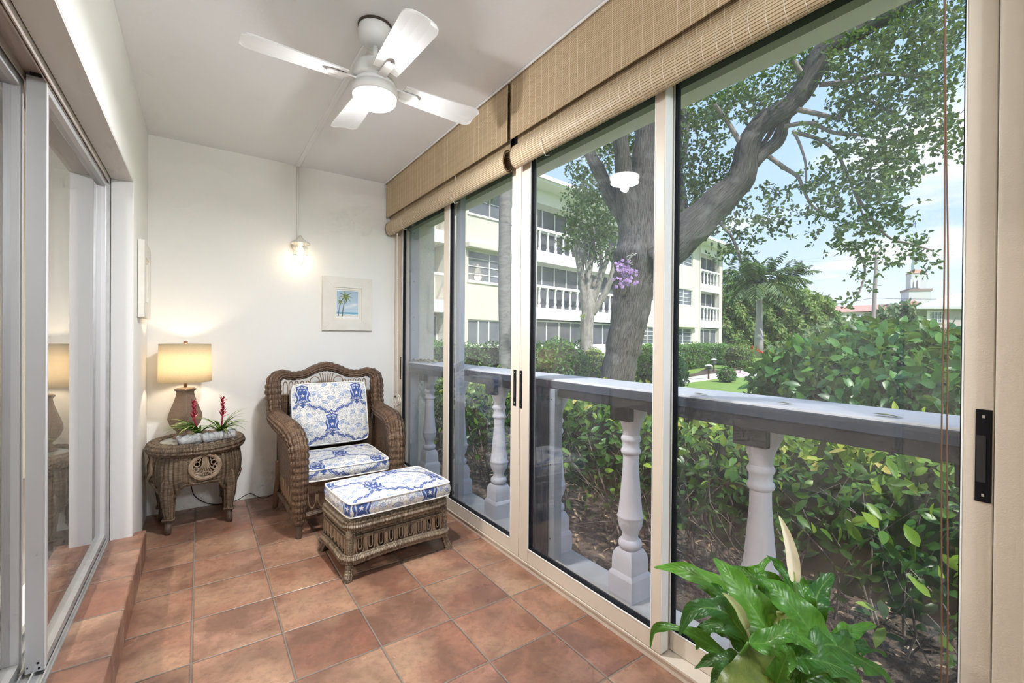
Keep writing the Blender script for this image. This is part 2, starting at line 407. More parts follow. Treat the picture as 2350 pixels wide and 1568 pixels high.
# step along the sliding doors
stp = [(-0.60, -1.9), (-0.241, -1.9), (-0.241, 3.20), (-0.295, 3.20), (-0.295, 3.14), (-0.60, 3.14)]
struct('trim_1', MB().prism(stp, 2, 0.0, 0.15), M['steptile'], bevel=0.007)
# painted reveal under the header and at its end
struct('trim_2', MB().box(-0.385, -1.9, 2.052, -0.297, 3.14, 2.0605).box(-0.385, 3.132, 0.15, -0.297, 3.1405, 2.0605), M['reveal'])
# exterior beam above the windows
struct('wall_right', MB().box(1.556, -2.0, 2.315, 1.85, 4.6, 2.82).box(1.437, -0.01, -0.3, 1.62, 0.15, 2.4), M['wall'])
struct('trim_3', MB().tube([(1.335, 3.915, 2.592), (1.335, -1.88, 2.592)], 0.006, 8), M['white'])
# window head and shutter track, both dark
struct('trim_4', MB().box(1.40, -1.9, 2.29, 1.517, 3.92, 2.6).box(1.517, -1.9, 2.2215, 1.556, 3.92, 2.6), M['black'])
struct('trim_5', MB().box(1.556, -1.9, 2.2215, 1.60, 4.0, 2.4), mat('grey_green_track', (.30, .31, .26), .6))
# sill track
struct('trim_6', MB().prism([(1.425, 0.0), (1.425, 0.030), (1.418, 0.034), (1.418, 0.044), (1.575, 0.044), (1.575, 0.0)], 1, -1.9, 3.92), M['tan'], bevel=0.0015)
struct('trim_7', MB().box(1.437, 3.878, 0.044, 1.56, 3.92, 2.2), M['tan'], bevel=0.002)
jm = MB()
for z in (0.42, 0.72, 0.93, 1.28, 1.75): jm.lathe([(0.005, -0.001), (0.005, 0.003)], (0, 0, 0), 8) if False else jm.box(1.448, 3.8755, z, 1.455, 3.8785, z + 0.007)
struct('trim_8', jm, M['black'])
# near jamb at the right edge of the picture
jb = MB().prism([(0.0, 1.437), (0.0, 1.40), (0.150, 1.40), (0.150, 1.424), (0.172, 1.424), (0.172, 1.447), (0.200, 1.447), (0.200, 1.575), (0.0, 1.575)][::-1], 2, 0.0, 2.3)
jb = MB().prism([(1.437, -0.02), (1.40, -0.02), (1.40, 0.130), (1.424, 0.130), (1.424, 0.152), (1.450, 0.152), (1.450, 0.200), (1.56, 0.200), (1.56, -0.02)], 2, 0.044, 2.289)
struct('trim_9', jb, M['tan'], bevel=0.002)

def sliding(name, xi, xo, y0, y1, wn, wf, label, inner, near_handle=None, far_handle=None, frame=None, z0=0.046, z1=2.29, rail=0.072):
    rt = z1 - (2.20 if xi < 1.45 else 2.232)
    """a sliding panel between y0 (near) and y1 (far)"""
    o = thing(name, (xi, y0, z0), kind='structure'); ORG[o.name] = (xi, y0, z0); fr = frame or M['tan']
    MB().box(xi, y0 + .0, z0, xo, y0 + wn, z1).build('near_stile', fr, o, bevel=0.002)
    MB().box(xi, y1 - wf, z0, xo, y1, z1).build('far_stile', fr, o, bevel=0.002)
    MB().box(xi + .001, y0 + wn, z0, xo - .001, y1 - wf, z0 + rail).build('bottom_rail', fr, o, bevel=0.002)
    MB().box(xi + .001, y0 + wn, z1 - rt, xo - .001, y1 - wf, z1).build('top_rail', fr, o, bevel=0.002)
    g = MB(); xm = (xi + xo) / 2; e = 0.006
    for (a, b, c, d) in ((y0 + wn, z0 + rail, y0 + wn + e, z1 - rt), (y1 - wf - e, z0 + rail, y1 - wf, z1 - rt), (y0 + wn, z0 + rail, y1 - wf, z0 + rail + e)):
        g.box(xm - .014, a, b, xm + .014, c, d)
    g.build('gasket', M['black'], o)
    b = MB(); 
    for (a, bb, c, d) in ((y0 + wn, z0 + rail, y0 + wn + .003, z1 - rt), (y1 - wf - .003, z0 + rail, y1 - wf, z1 - rt), (y0 + wn, z0 + rail - .001, y1 - wf, z0 + rail + .002)):
        b.box(xi - .0005, a, bb, xi + .004, c, d)
    b.build('glazing_bead', M['white_frame'], o)
    MB().box(xm - .003, y0 + wn, z0 + rail, xm + .003, y1 - wf, z1 - rt).build('pane', M['winglass'], o)
    for yy in (near_handle, far_handle):
        if yy is None: continue
        h = MB().box(xi - .003, yy[0], yy[1], xi + .001, yy[2], yy[3]).build('pull_handle', M['black'], o, bevel=0.001)
        MB().box(xi - .0042, yy[0] + (yy[2] - yy[0]) * .35, yy[1] + .045, xi - .002, yy[2] - .002, yy[3] - .06).build('slot', M['bronze'], h)
        s = MB()
        for zz in (yy[1] + .016, yy[3] - .016): s.lathe([(0.0028, 0)], (0, 0, 0), 3) if False else s.box(xi - .0048, (yy[0] + yy[2]) / 2 - .0022, zz - .003, xi - .003, (yy[0] + yy[2]) / 2 + .0022, zz + .003)
        s.build('screw', M['alu'], h)
    return o
sliding('window_1', 1.475, 1.515, 2.75, 3.878, 0.06, 0.05, '', False, far_handle=(3.845, .86, 3.860, 1.06))
_ns = bpy.data.objects['near_stile']; _ns.data.materials[0] = mat('blue_grey_stile', (.30, .34, .38), .45)
sliding('window_2', 1.420, 1.465, 1.962, 2.89, 0.078, 0.080, '', True, near_handle=(1.992, .862, 2.016, 1.060))
sliding('window_3', 1.420, 1.465, 1.048, 1.958, 0.043, 0.078, '', True, far_handle=(1.936, .855, 1.962 - .002, 1.058))
w4 = sliding('window_4', 1.475, 1.515, 0.205, 1.10, 0.050, 0.05, '', False, near_handle=(0.207, .862, 0.234, 1.074), rail=0.075)
sliding('window_5', 1.420, 1.465, -1.85, -0.03, 0.06, 0.06, '', True)
# the outer end of window_3 is a pale strip, facing the near panel
MB().box(1.4215, 1.0465, 0.05, 1.4635, 1.0482, 2.18).build('end_cap', M['white_frame'], bpy.data.objects['window_3'])

# ------------------------------------------------------------ sliding doors to the inner room
def sdoor(name, xi, xo, y0, y1):
    o = thing(name, (xi, y0, .165), kind='structure'); ORG[o.name] = (xi, y0, .165)
    MB().box(xi, y0, .168, xo, y0 + .032, 2.035).build('near_stile', M['alugrey'], o, bevel=0.002)
    MB().box(xi, y1 - .032, .168, xo, y1, 2.035).build('far_stile', M['alugrey'], o, bevel=0.002)
    MB().box(xi, y0 + .032, .168, xo, y1 - .032, .20).build('bottom_rail', M['alu'], o, bevel=0.002)
    MB().box(xi, y0 + .032, 2.0, xo, y1 - .032, 2.035).build('top_rail', M['alugrey'], o, bevel=0.002)
    xm = (xi + xo) / 2
    MB().box(xm - .003, y0 + .032, .20, xm + .003, y1 - .032, 2.0).build('pane', M['doorglass'], o)
    MB().box(xo - .0005, y0 - .002, .17, xo + .002, y0 + .004, 2.03).build('edge_strip', M['white_frame'], o)
    return o
d1 = sdoor('door_1', -.445, -.400, 2.00, 3.125)
pe = MB().box(-.440, 1.9985, .185, -.437, 2.0, .19); [pe.lathe([(.004, 0)], n=3) for _ in ()]
for x, z in ((-.415, .195), (-.412, .178)): pe.box(x - .003, 1.9985, z - .003, x + .003, 2.0, z + .003)
pe.build('screw', M['black'], d1)
MB().box(-.437, 2.004, 2.035, -.408, 2.03, 2.05).build('roller', M['bronze'], d1)
sdoor('door_2', -.505, -.460, 0.86, 2.05)
tr = MB().box(-.53, -1.9, .15, -.388, 3.135, .158)
for x in (-.395, -.425, -.452, -.482, -.512): tr.box(x - .0025, -1.9, .158, x + .0025, 3.135, .172)
struct('trim_10', tr, M['alu'])
tt = MB().box(-.53, -1.9, 2.048, -.388, 3.135, 2.06)
for x in (-.390, -.398, -.452, -.51): tt.box(x - .002, -1.9, 2.022, x + .002, 3.135, 2.048)
struct('trim_11', tt, mat('taupe_track_metal', (0.50, 0.44, 0.40), 0.45))
tj = MB()
for x0, x1, y in ((-.402, -.388, 3.128), (-.452, -.446, 3.128), (-.53, -.505, 3.128)): tj.box(x0, y - .012, .16, x1, 3.139, 2.05)
tj.box(-.53, 3.13, .16, -.388, 3.139, 2.05)
struct('trim_12', tj, M['alu'])

# ------------------------------------------------------------ inner room behind the sliding doors
M['inwall'] = mat('inner_room_paint', (0.74, 0.70, 0.62), 0.8)
ir = MB().box(-4.2, -2.0, -0.1, -.60, 6.6, 0.14)
struct('floor_inner', ir, M['carpet'])
struct('trim_13', MB().box(-.62, -1.9, .14, -.53, 3.14, .152), M['white'])
iw = MB().box(-4.3, -2.1, .1, -4.2, 6.7, 2.6).box(-4.2, -2.1, .1, -.6, -2.0, 2.6).box(-4.2, 6.6, .1, -.5, 6.7, 2.6).box(-.60, 4.06, .1, -.50, 6.6, 2.6).box(-.60, 3.141, .14, -.521, 4.06, 2.6).box(-.60, -1.9, 2.06, -.521, 3.14, 2.6)
struct('wall_inner', iw, M['inwall'])
struct('ceiling_inner', MB().box(-4.3, -2.1, 2.6, -.5, 6.7, 2.7), M['ceil'])
dr = origin_thing('dresser', (-1.62, 5.2, .14), 'white chest of drawers seen through the sliding glass door', 'dresser')
MB().box(-2.1, 4.95, .22, -1.15, 5.45, 1.02).build('body', M['white'], dr, bevel=0.006)
MB().box(-2.13, 4.92, 1.02, -1.12, 5.48, 1.05).build('top', M['white'], dr, bevel=0.006)
for i in range(3):
    d_ = MB().box(-2.06, 4.935, .26 + i * .25, -1.19, 4.955, .48 + i * .25).build('drawer', M['white'], dr, bevel=0.004)
    for x in (-1.85, -1.40): MB().lathe([(.012, -.01), (.016, 0), (.012, .01)], (x, 4.925, .37 + i * .25), 10).build('knob', M['alu'], d_)
for x in (-2.08, -1.2):
    for y in (4.98, 5.38): MB().box(x, y, .14, x + .05, y + .05, .22).build('leg', M['white'], dr)
il = bpy.data.lights.new('inner_fill', 'AREA'); il.shape = 'DISK'; il.size = .3; il.energy = 60; il.color = (1, .93, .84)  # unseen lamp added to brighten the inner room
ilo = bpy.data.objects.new('inner_fill', il); COL.objects.link(ilo); ilo.location = (-2.3, 2.2, 2.48)
cl = origin_thing('fill_pendant', (.62, -1.05, 2.6), 'added white globe lamp, unseen behind the camera, brightening the porch', 'fill light')  # pendant added out of view to fill the porch with light
MB().lathe([(.05, 2.6), (.05, 2.58), (.006, 2.575), (.006, 2.40), (.03, 2.38)], (.62, -1.05, 0), 20).build('rod', M['white'], cl, smooth=True)
MB().lathe([(.03, 2.385), (.10, 2.35), (.125, 2.28), (.10, 2.21), (.03, 2.18)], (.62, -1.05, 0), 28).build('globe', mat('lit_globe', (1, 1, 1), .4, emit=((1, .96, .9), 3.0)), cl, smooth=True)
gl_ = bpy.data.lights.new('globe_fill', 'POINT'); gl_.energy = 62; gl_.shadow_soft_size = .14; gl_.color = (.90, .96, 1)
glo = bpy.data.objects.new('globe_fill', gl_); COL.objects.link(glo); glo.parent = cl; glo.location = (0, 0, 2.10 - 2.6)
cl = origin_thing('fill_ceiling_light', (-2.3, 2.2, 2.6), 'added round light, out of view in the inner room, for bounce light', 'ceiling light')  # fixture added out of view to go with the inner fill lamp
MB().lathe([(.19, 2.6), (.20, 2.57), (.19, 2.56)], (-2.3, 2.2, 0), 32).build('base', M['white'], cl, smooth=True)
MB().lathe([(.18, 2.56), (.16, 2.52), (.09, 2.50), (.01, 2.495)], (-2.3, 2.2, 0), 32).build('diffuser', mat('lit_diffuser', (1, 1, 1), 0.5, emit=((1, .93, .82), 30.0)), cl, smooth=True)

# ============================================================ ceiling fan
hx, hy = 0.628, 1.973
fan = origin_thing('ceiling_fan', (hx, hy, 2.6), 'white four-blade ceiling fan with a round lit lamp below', 'ceiling fan')
fm = mat('white_fan_enamel', (0.82, 0.82, 0.82), 0.4)
MB().lathe([(.070, 2.6), (.071, 2.575), (.069, 2.545), (.055, 2.522), (.030, 2.512), (.012, 2.510)], (hx, hy, 0), 40).build('canopy', fm, fan, smooth=True)
MB().lathe([(.0725, 2.6), (.0725, 2.588)], (hx, hy, 0), 40).build('canopy_ring', mat('dark_gap', (.05, .03, .02), .6), fan)
MB().lathe([(.012, 2.52), (.012, 2.40)], (hx, hy, 0), 16).build('down_rod', fm, fan, smooth=True)
MB().lathe([(.020, 2.448), (.045, 2.442), (.078, 2.425), (.092, 2.395), (.094, 2.365), (.094, 2.352), (.02, 2.350)], (hx, hy, 0), 40).build('motor_housing', fm, fan, smooth=True)
MB().lathe([(.02, 2.352), (.088, 2.350), (.090, 2.338), (.088, 2.330), (.02, 2.328)], (hx, hy, 0), 40).build('hub', fm, fan, smooth=True)
MB().lathe([(.03, 2.330), (.0955, 2.328), (.0965, 2.295), (.0945, 2.288), (.03, 2.288)], (hx, hy, 0), 48).build('light_ring', fm, fan, smooth=True)
lens = MB().lathe([(.088, 2.290), (.0915, 2.282), (.088, 2.268), (.075, 2.258), (.04, 2.252), (.008, 2.251)], (hx, hy, 0), 48).build('lamp_diffuser', mat('lit_fan_diffuser', (1, 1, 1), 0.4, emit=((1, .96, .90), 9.0)), fan, smooth=True)
for k, az in enumerate((181.0, 271.0, 1.0, 91.0)):
    a = math.radians(az); ca, sa = math.cos(a), math.sin(a); tilt = math.radians(-9)
    def W3(r, t, h):     # r outwards, t sideways, h up
        return (hx + ca * r - sa * (t * math.cos(tilt) - h * math.sin(tilt)), hy + sa * r + ca * (t * math.cos(tilt) - h * math.sin(tilt)), 2.350 + t * math.sin(tilt) + h * math.cos(tilt))
    out = []
    NR = 26
    for i in range(NR + 1):
        r = .125 + (.51 - .125) * i / NR; w0 = .052 + .020 * (i / NR) ** .8
        if i > NR - 4: w0 *= math.sqrt(max(0.0, 1 - ((i - NR + 4) / 4.6) ** 4))
        out.append((r, w0))
    b = MB(); V = []
    for r, w0 in out:
        for t, h in ((-w0, -.001), (-w0 * .5, .0035), (0, .005), (w0 * .5, .0035), (w0, -.001)):
            V.append(W3(r, t, h)); 
    n1 = len(V)
    for r, w0 in out:
        for t, h in ((-w0, -.0065), (-w0 * .5, -.002), (0, -.0005), (w0 * .5, -.002), (w0, -.0065)): V.append(W3(r, t, h))
    F = []
    for i in range(NR):
        for j in range(4):
            p_ = i * 5 + j; F.append((p_, p_ + 1, p_ + 6, p_ + 5)); F.append((n1 + p_, n1 + p_ + 5, n1 + p_ + 6, n1 + p_ + 1))
        for j in (0, 4):
            p_ = i * 5 + j; F.append((p_, p_ + 5, n1 + p_ + 5, n1 + p_))
    for j in range(4):
        F.append((j, j + 1, n1 + j + 1, n1 + j)); p_ = NR * 5 + j; F.append((p_, p_ + 1, n1 + p_ + 1, n1 + p_))
    b.add(V, F); bl = b.build('blade', fm, fan, smooth=False)
    br = MB(); P2 = []
    for r, w0 in ((.075, .020), (.10, .018), (.14, .018), (.185, .018), (.197, .013), (.203, .004)):
        P2.append((r, w0))
    V = [W3(r, s_ * w0, hh) for hh in (-.004, -.011) for r, w0 in P2 for s_ in (-1, 1)]; m_ = len(P2) * 2; F = []
    for i in range(len(P2) - 1):
        p_ = 2 * i; F += [(p_, p_ + 1, p_ + 3, p_ + 2), (m_ + p_, m_ + p_ + 2, m_ + p_ + 3, m_ + p_ + 1), (p_, p_ + 2, m_ + p_ + 2, m_ + p_), (p_ + 1, m_ + p_ + 1, m_ + p_ + 3, p_ + 3)]
    br.add(V, F); br.build('blade_arm', fm, fan, bevel=0.001)
ld = bpy.data.lights.new('fan_lamp', 'AREA'); ld.shape = 'DISK'; ld.size = 0.17; ld.energy = 25; ld.color = (.95, .97, 1)
lo = bpy.data.objects.new('fan_lamp', ld); COL.objects.link(lo); lo.parent = fan; lo.location = (0, 0, 2.247 - 2.6)
lp2 = bpy.data.lights.new('fan_lamp_side', 'POINT'); lp2.energy = 6; lp2.shadow_soft_size = .022; lp2.color = (.95, .97, 1)
lq = bpy.data.objects.new('fan_lamp_side', lp2); COL.objects.link(lq); lq.parent = fan; lq.location = (0, 0, 2.212 - 2.6)

# raceway on the ceiling and conduit down the wall
MB().box(.618, 2.045, 2.590, .648, 3.912, 2.601).build('ceiling_raceway', M['ceil'], bevel=0.003, label='thin white cable raceway across the ceiling from the fan to the back wall', cat='raceway')
MB().tube([(.634, 3.911, 2.598), (.634, 3.911, 2.018)], .0075, 10).build('wall_conduit', M['wall'], smooth=True, label='thin painted conduit running down the back wall to the cage lamp', cat='conduit')

# ------------------------------------------------------------ caged wall lamp
lx, ly = .640, 3.815
wl = origin_thing('wall_lamp', (lx, 3.92, 1.96), 'white caged jar lamp, lit, on the back wall below the conduit', 'wall lamp')
em = mat('cream_lamp_enamel', (0.78, 0.74, 0.66), 0.45)
MB().lathe([(.010, 2.018), (.016, 2.005), (.030, 1.990), (.068, 1.967), (.072, 1.960), (.070, 1.957), (.045, 1.966), (.03, 1.968)], (lx, ly, 0), 32).build('shade_cap', em, wl, smooth=True)
MB().tube(smooth_path([(lx, 3.915, 1.955), (lx, 3.88, 1.985), (lx, 3.85, 2.005), (lx, ly, 2.012)], 6), .016, 12).build('bracket', em, wl, smooth=True)
MB().tube([(lx - .004, 3.918, 1.955), (lx - .004, 3.905, 1.955)], .045, 24).build('back_plate', em, wl, smooth=True)
MB().lathe([(.045, 1.968), (.046, 1.93), (.046, 1.87), (.042, 1.838), (.028, 1.812), (.008, 1.801)], (lx, ly, 0), 28).build('glass_jar', glass_mat('clear_jar_glass', haze=0.05, refl=1.0), wl, smooth=True)
cg = MB()
for k in range(4):
    a = k * PI / 2 + .35; c_, s_ = math.cos(a), math.sin(a)
    cg.tube(smooth_path([(lx + .052 * c_, ly + .052 * s_, 1.965), (lx + .053 * c_, ly + .053 * s_, 1.90), (lx + .052 * c_, ly + .052 * s_, 1.86), (lx + .038 * c_, ly + .038 * s_, 1.81), (lx, ly, 1.788)], 5), .0022, 6)
for z in (1.925, 1.868):
    cg.tube([(lx + .054 * math.cos(2 * PI * k / 28), ly + .054 * math.sin(2 * PI * k / 28), z) for k in range(28)], .0022, 6, closed=True)
cg.build('wire_cage', em, wl, smooth=True)
MB().lathe([(.012, 1.965), (.013, 1.935), (.024, 1.905), (.030, 1.878), (.026, 1.852), (.010, 1.838)], (lx, ly, 0), 20).build('bulb', mat('lit_bulb', (1, 1, 1), .4, emit=((1, .86, .62), 2.0)), wl, smooth=True)
pl = bpy.data.lights.new('cage_bulb', 'POINT'); pl.energy = 0.75; pl.shadow_soft_size = .03; pl.color = (1, .80, .52)
po = bpy.data.objects.new('cage_bulb', pl); COL.objects.link(po); po.parent = wl; po.location = (0, ly - 3.92, 1.835 - 1.96)

# ------------------------------------------------------------ framed pictures
def painting(nx=96, ny=120):
    x, y = np.meshgrid(np.linspace(0, 1, nx), np.linspace(0, 1, ny)); c = np.zeros((ny, nx, 3))
    sky = np.array([.42, .55, .66])[None, None] * (1 - y[..., None] * .15) + .12 * (1 - y[..., None]); c[:] = sky
    for cx, cy, rx, ry in ((.62, .42, .16, .06), (.80, .47, .2, .07), (.45, .38, .12, .05), (.85, .50, .14, .05)):
        m_ = np.exp(-(((x - cx) / rx) ** 2 + ((y - cy) / ry) ** 2) * 1.5)[..., None]; c = c * (1 - .55 * m_) + .55 * m_ * np.array([.85, .85, .86])
    c[(y < .19)] = (.16, .36, .50); c[(y < .13)] = (.34, .56, .62); c[(y < .085) & (np.sin(x * 17) * .012 + .08 > y)] = (.74, .70, .62); c[np.abs(y - .095 - .01 * np.sin(x * 14)) < .012] = (.85, .88, .88)
    def trunk(bx, by, tx, ty, w_):
        t = np.clip((y - by) / (ty - by), 0, 1); cx = bx + (tx - bx) * t ** 1.5
        c[(np.abs(x - cx) < w_ * (1.3 - .6 * t)) & (y > by) & (y < ty)] = (.18, .14, .12)
    def crown(cx, cy, R):
        dx, dy = x - cx, (y - cy) * 1.25; r_ = np.hypot(dx, dy); th = np.arctan2(dy, dx)
        for k in range(9):
            a = k * 2 * PI / 9 + .2; d = np.angle(np.exp(1j * (th - a))) + r_ / R * .35 * np.sign(math.cos(a))
            m_ = (r_ < R) & (np.abs(d) * r_ < R * .13 * (1 - r_ / R) + .004)
            c[m_] = (.10, .16, .05) if k % 2 else (.22, .27, .08)
    trunk(.10, .04, .18, .58, .016); trunk(.27, .03, .42, .78, .022); crown(.18, .58, .17); crown(.42, .78, .33)
    return c
def pframe(label, group):
    """hangs on a wall facing local -y, lower left corner at its origin"""
    o = thing('framed_picture', (0, 0, 0), label, 'picture', group); ORG[o.name] = (0, 0, 0)
    wood = mat('whitewashed_wood', (0.80, 0.77, 0.70), 0.6, noise=(9.0, 0.5), col2=(0.68, 0.63, 0.55), bump=(30.0, .002)) if 'whitewashed_wood' not in bpy.data.materials else bpy.data.materials['whitewashed_wood']
    Wd, Hd, b, d = .405, .447, .088, .030
    def ring(x0, z0, x1, z1, t, ya, yb):
        m_ = MB()
        O = [(x0, z0), (x1, z0), (x1, z1), (x0, z1)]; I = [(x0 + t, z0 + t), (x1 - t, z0 + t), (x1 - t, z1 - t), (x0 + t, z1 - t)]
        for k in range(4):
            j = (k + 1) % 4; P = [O[k], O[j], I[j], I[k]]
            m_.add([(p[0], ya, p[1]) for p in P] + [(p[0], yb, p[1]) for p in P], [(0, 1, 2, 3), (7, 6, 5, 4), (0, 4, 5, 1), (1, 5, 6, 2), (2, 6, 7, 3), (3, 7, 4, 0)])
        return m_
    ring(0, 0, Wd, Hd, b, -d, 0).build('frame', wood, o, bevel=.0015)
    ring(b, b, Wd - b, Hd - b, .016, -d * .75, 0).build('inner_lip', mat('cream_lip', (.80, .75, .64), .5), o, bevel=.001)
    ring(b + .016, b + .016, Wd - b - .016, Hd - b - .016, .010, -d * .5, 0).build('slip', M['white'], o)
    x0, x1, z0, z1 = b + .024, Wd - b - .024, b + .024, Hd - b - .024; nx, ny = 96, 120
    gx, gz = np.meshgrid(np.linspace(x0, x1, nx), np.linspace(z0, z1, ny)); V = np.stack([gx.ravel(), np.full(gx.size, -.010), gz.ravel()], 1)
    i = (np.arange(ny - 1)[:, None] * nx + np.arange(nx - 1)).ravel(); F = np.stack([i, i + 1, i + nx + 1, i + nx], 1)
    c = painting(nx, ny).reshape(-1, 3)
    np_mesh('picture', V, F, vcol_mat('seascape_paint', .5), o, col=np.c_[c, np.ones(len(c))])
    return o
pf = pframe('white framed palm tree seascape on the back wall, above the wicker armchair', None)
pf.location = (.820, 3.918, 1.290)
p2 = dup(pf, (-.293, 3.312, 1.335), math.radians(90), 'white framed picture seen edge-on, on the left side wall above the table lamp')

# ============================================================ bamboo blinds
def strip(y0, y1, prof, th=.004, ny=2):
    """profile [(x,z)...] swept along y, uv.y follows the profile"""
    m_ = MB(); L = [0]
    for a, b in zip(prof[:-1], prof[1:]): L.append(L[-1] + math.hypot(b[0] - a[0], b[1] - a[1]))
    V = []; U = []
    for y in (y0, y1):
        for (x, z), l in zip(prof, L): V.append((x, y, z)); U.append((y, l))
    n = len(prof); F = [(i, i + 1, n + i + 1, n + i) for i in range(n - 1)]
    return m_.add(V, F, U)
def blind(y0, y1, label, cords):
    o = origin_thing('bamboo_blind', (1.36, (y0 + y1) / 2, 2.59), label, 'blind')
    def sheet(name, prof, mm, ya=y0, yb=y1):
        s = strip(ya, yb, prof).build(name, mm, o); so = s.modifiers.new('thick', 'SOLIDIFY'); so.thickness = .003; so.offset = 0
        return s
    sheet('valance', [(1.350, 2.598), (1.350, 2.288)], M['bamboo'])
    sheet('valance_return', [(1.352, 2.598), (1.398, 2.598)], M['bamboo'])
    sheet('slat_panel', [(1.384, 2.590), (1.384, 2.225)], M['bamboo'], y0 + .02, y1 - .02)
    r = .058; cx, cz = 1.392 - .008, 2.195
    prof = [(cx - r * math.sin(t), cz + r * math.cos(t)) for t in np.linspace(.0, 1.9 * PI, 46)]
    prof = [(cx - .012 - (r * .62) * math.sin(t), cz + r * 1.02 * math.cos(t)) for t in np.linspace(0, 1.92 * PI, 46)]
    sheet('roll', prof, M['bamboolite'], y0 + .02, y1 - .02)
    inner = [(cx - .012 - (r * .5) * math.sin(t), cz + r * .85 * math.cos(t)) for t in np.linspace(0, 1.9 * PI, 40)]
    sheet('inner_roll', inner, M['bamboolite'], y0 + .022, y1 - .022)
    e = MB().tube([(1.398, y1 - .012, 2.22 + .06), (1.398, y1 - .012, 2.13)], .004, 6)
    for t in ('edge',):
        pe_ = [(p[0], p[1]) for p in prof]
        MB().tube([(x, y1 - .018, z) for x, z in pe_], .0035, 6).build('edge_binding', M['cordb'], o)
        MB().tube([(x, y0 + .018, z) for x, z in pe_], .0035, 6).build('edge_binding', M['cordb'], o)
    for y in cords:
        MB().tube([(1.374, y, 2.45), (1.366, y, 2.24), (1.332, y, 2.19), (1.334, y, 2.15), (1.36, y, 2.112), (1.385, y, 2.12)], .0016, 6).build('lift_cord', M['cordw'], o)
    MB().box(1.354, y0 + .01, 2.56, 1.398, y1 - .01, 2.596).build('head_rail', M['bamboo'], o)
    return o
blind(1.995, 3.895, 'woven bamboo blind, rolled up, over the far pair of window panels', (3.70, 3.50, 2.62))
blind(-1.2, 1.965, 'woven bamboo blind, rolled up, over the near pair of window panels', (1.68, 0.35))
# hanging cords
c1 = origin_thing('blind_cord', (1.366, 3.66, 2.1), 'cream cord with a ring hanging beside the far window jamb', 'cord')
MB().tube(smooth_path([(1.368, 3.675, 2.12), (1.370, 3.668, 1.5), (1.372, 3.660, .93), (1.372, 3.66, .76)], 6), .003, 6).build('cord', M['cordw'], c1)
rg = [(1.374 + .0 * k, 3.655 + .065 * math.cos(2 * PI * k / 30), .705 + .045 * math.sin(2 * PI * k / 30)) for k in range(30)]
MB().tube(rg, .0055, 8, closed=True).tube([(p[0] - .008, p[1] + .012, p[2] - .006) for p in rg], .004, 8, closed=True).build('ring', M['cordw'], c1, smooth=True)
c2 = origin_thing('blind_cord', (1.36, .27, 2.1), 'brown doubled cord hanging in front of the nearest window pane', 'cord')
for s_ in (-1, 1):
    MB().tube(smooth_path([(1.370, .2765 + s_ * .0006, 2.12), (1.370, .272 + s_ * .001, 1.75), (1.371, .267 + s_ * .003, 1.4), (1.371, .2665 + s_ * .0045, 1.0), (1.371, .262 + s_ * .005, .6), (1.372, .262 + s_ * .003, .22)], 8), .0016, 6).build('strand', M['cordb'], c2)
# ============================================================ wicker
M['wk_chair'] = wicker_mat('brown_wicker', (0.022, 0.011, 0.006), (0.105, 0.052, 0.027), (0.26, 0.155, 0.088), rh=.0056, bw=.027)
M['wk_table'] = wicker_mat('tan_wicker', (0.040, 0.025, 0.015), (0.155, 0.102, 0.062), (0.32, 0.23, 0.15), rh=.0062, bw=.027)
M['wk_otto'] = wicker_mat('greyish_wicker', (0.045, 0.030, 0.020), (0.19, 0.13, 0.083), (0.37, 0.28, 0.19), rh=.0072, bw=.030)
M['cane'] = mat('bare_cane', (0.20, 0.12, 0.07), 0.45, noise=(30.0, 0.6), col2=(0.32, 0.22, 0.14))
M['cane_l'] = mat('bare_cane_pale', (0.34, 0.25, 0.17), 0.45, noise=(30.0, 0.6), col2=(0.20, 0.13, 0.08))
M['peg'] = mat('dark_wood_peg', (0.075, 0.048, 0.032), 0.5, noise=(20.0, 0.5), col2=(0.13, 0.095, 0.07))
def roll(mb, pts, rads, period=0.040, amp=0.075, m=10, n=20, closed=False):
    P = smooth_path(pts, m) if not closed else [Vector(p) for p in pts]; R = smooth_vals(rads, m) if not closed else list(rads)
    # resample evenly
    L = [0.0]
    for a, b in zip(P[:-1], P[1:]): L.append(L[-1] + (b - a).length)
    if closed: P2, R2 = P, R; s = L
    else:
        N = max(8, int(L[-1] / 0.0065)); s = np.linspace(0, L[-1], N); P2 = []; R2 = []
        for x in s:
            i = min(np.searchsorted(L, x, side='right') - 1, len(P) - 2); t = (x - L[i]) / max(L[i + 1] - L[i], 1e-9)
            P2.append(P[i].lerp(P[i + 1], t)); R2.append(R[i] + (R[i + 1] - R[i]) * t)
    R3 = [r * (1 - amp + 2 * amp * abs(math.sin(PI * x / period)) ** .8) for r, x in zip(R2, s)]
    return mb.tube(P2, R3, n, closed=closed)
def arcs(mb, pts, r=0.0035, m=6, n=6): return mb.tube(smooth_path(pts, m), r, n)
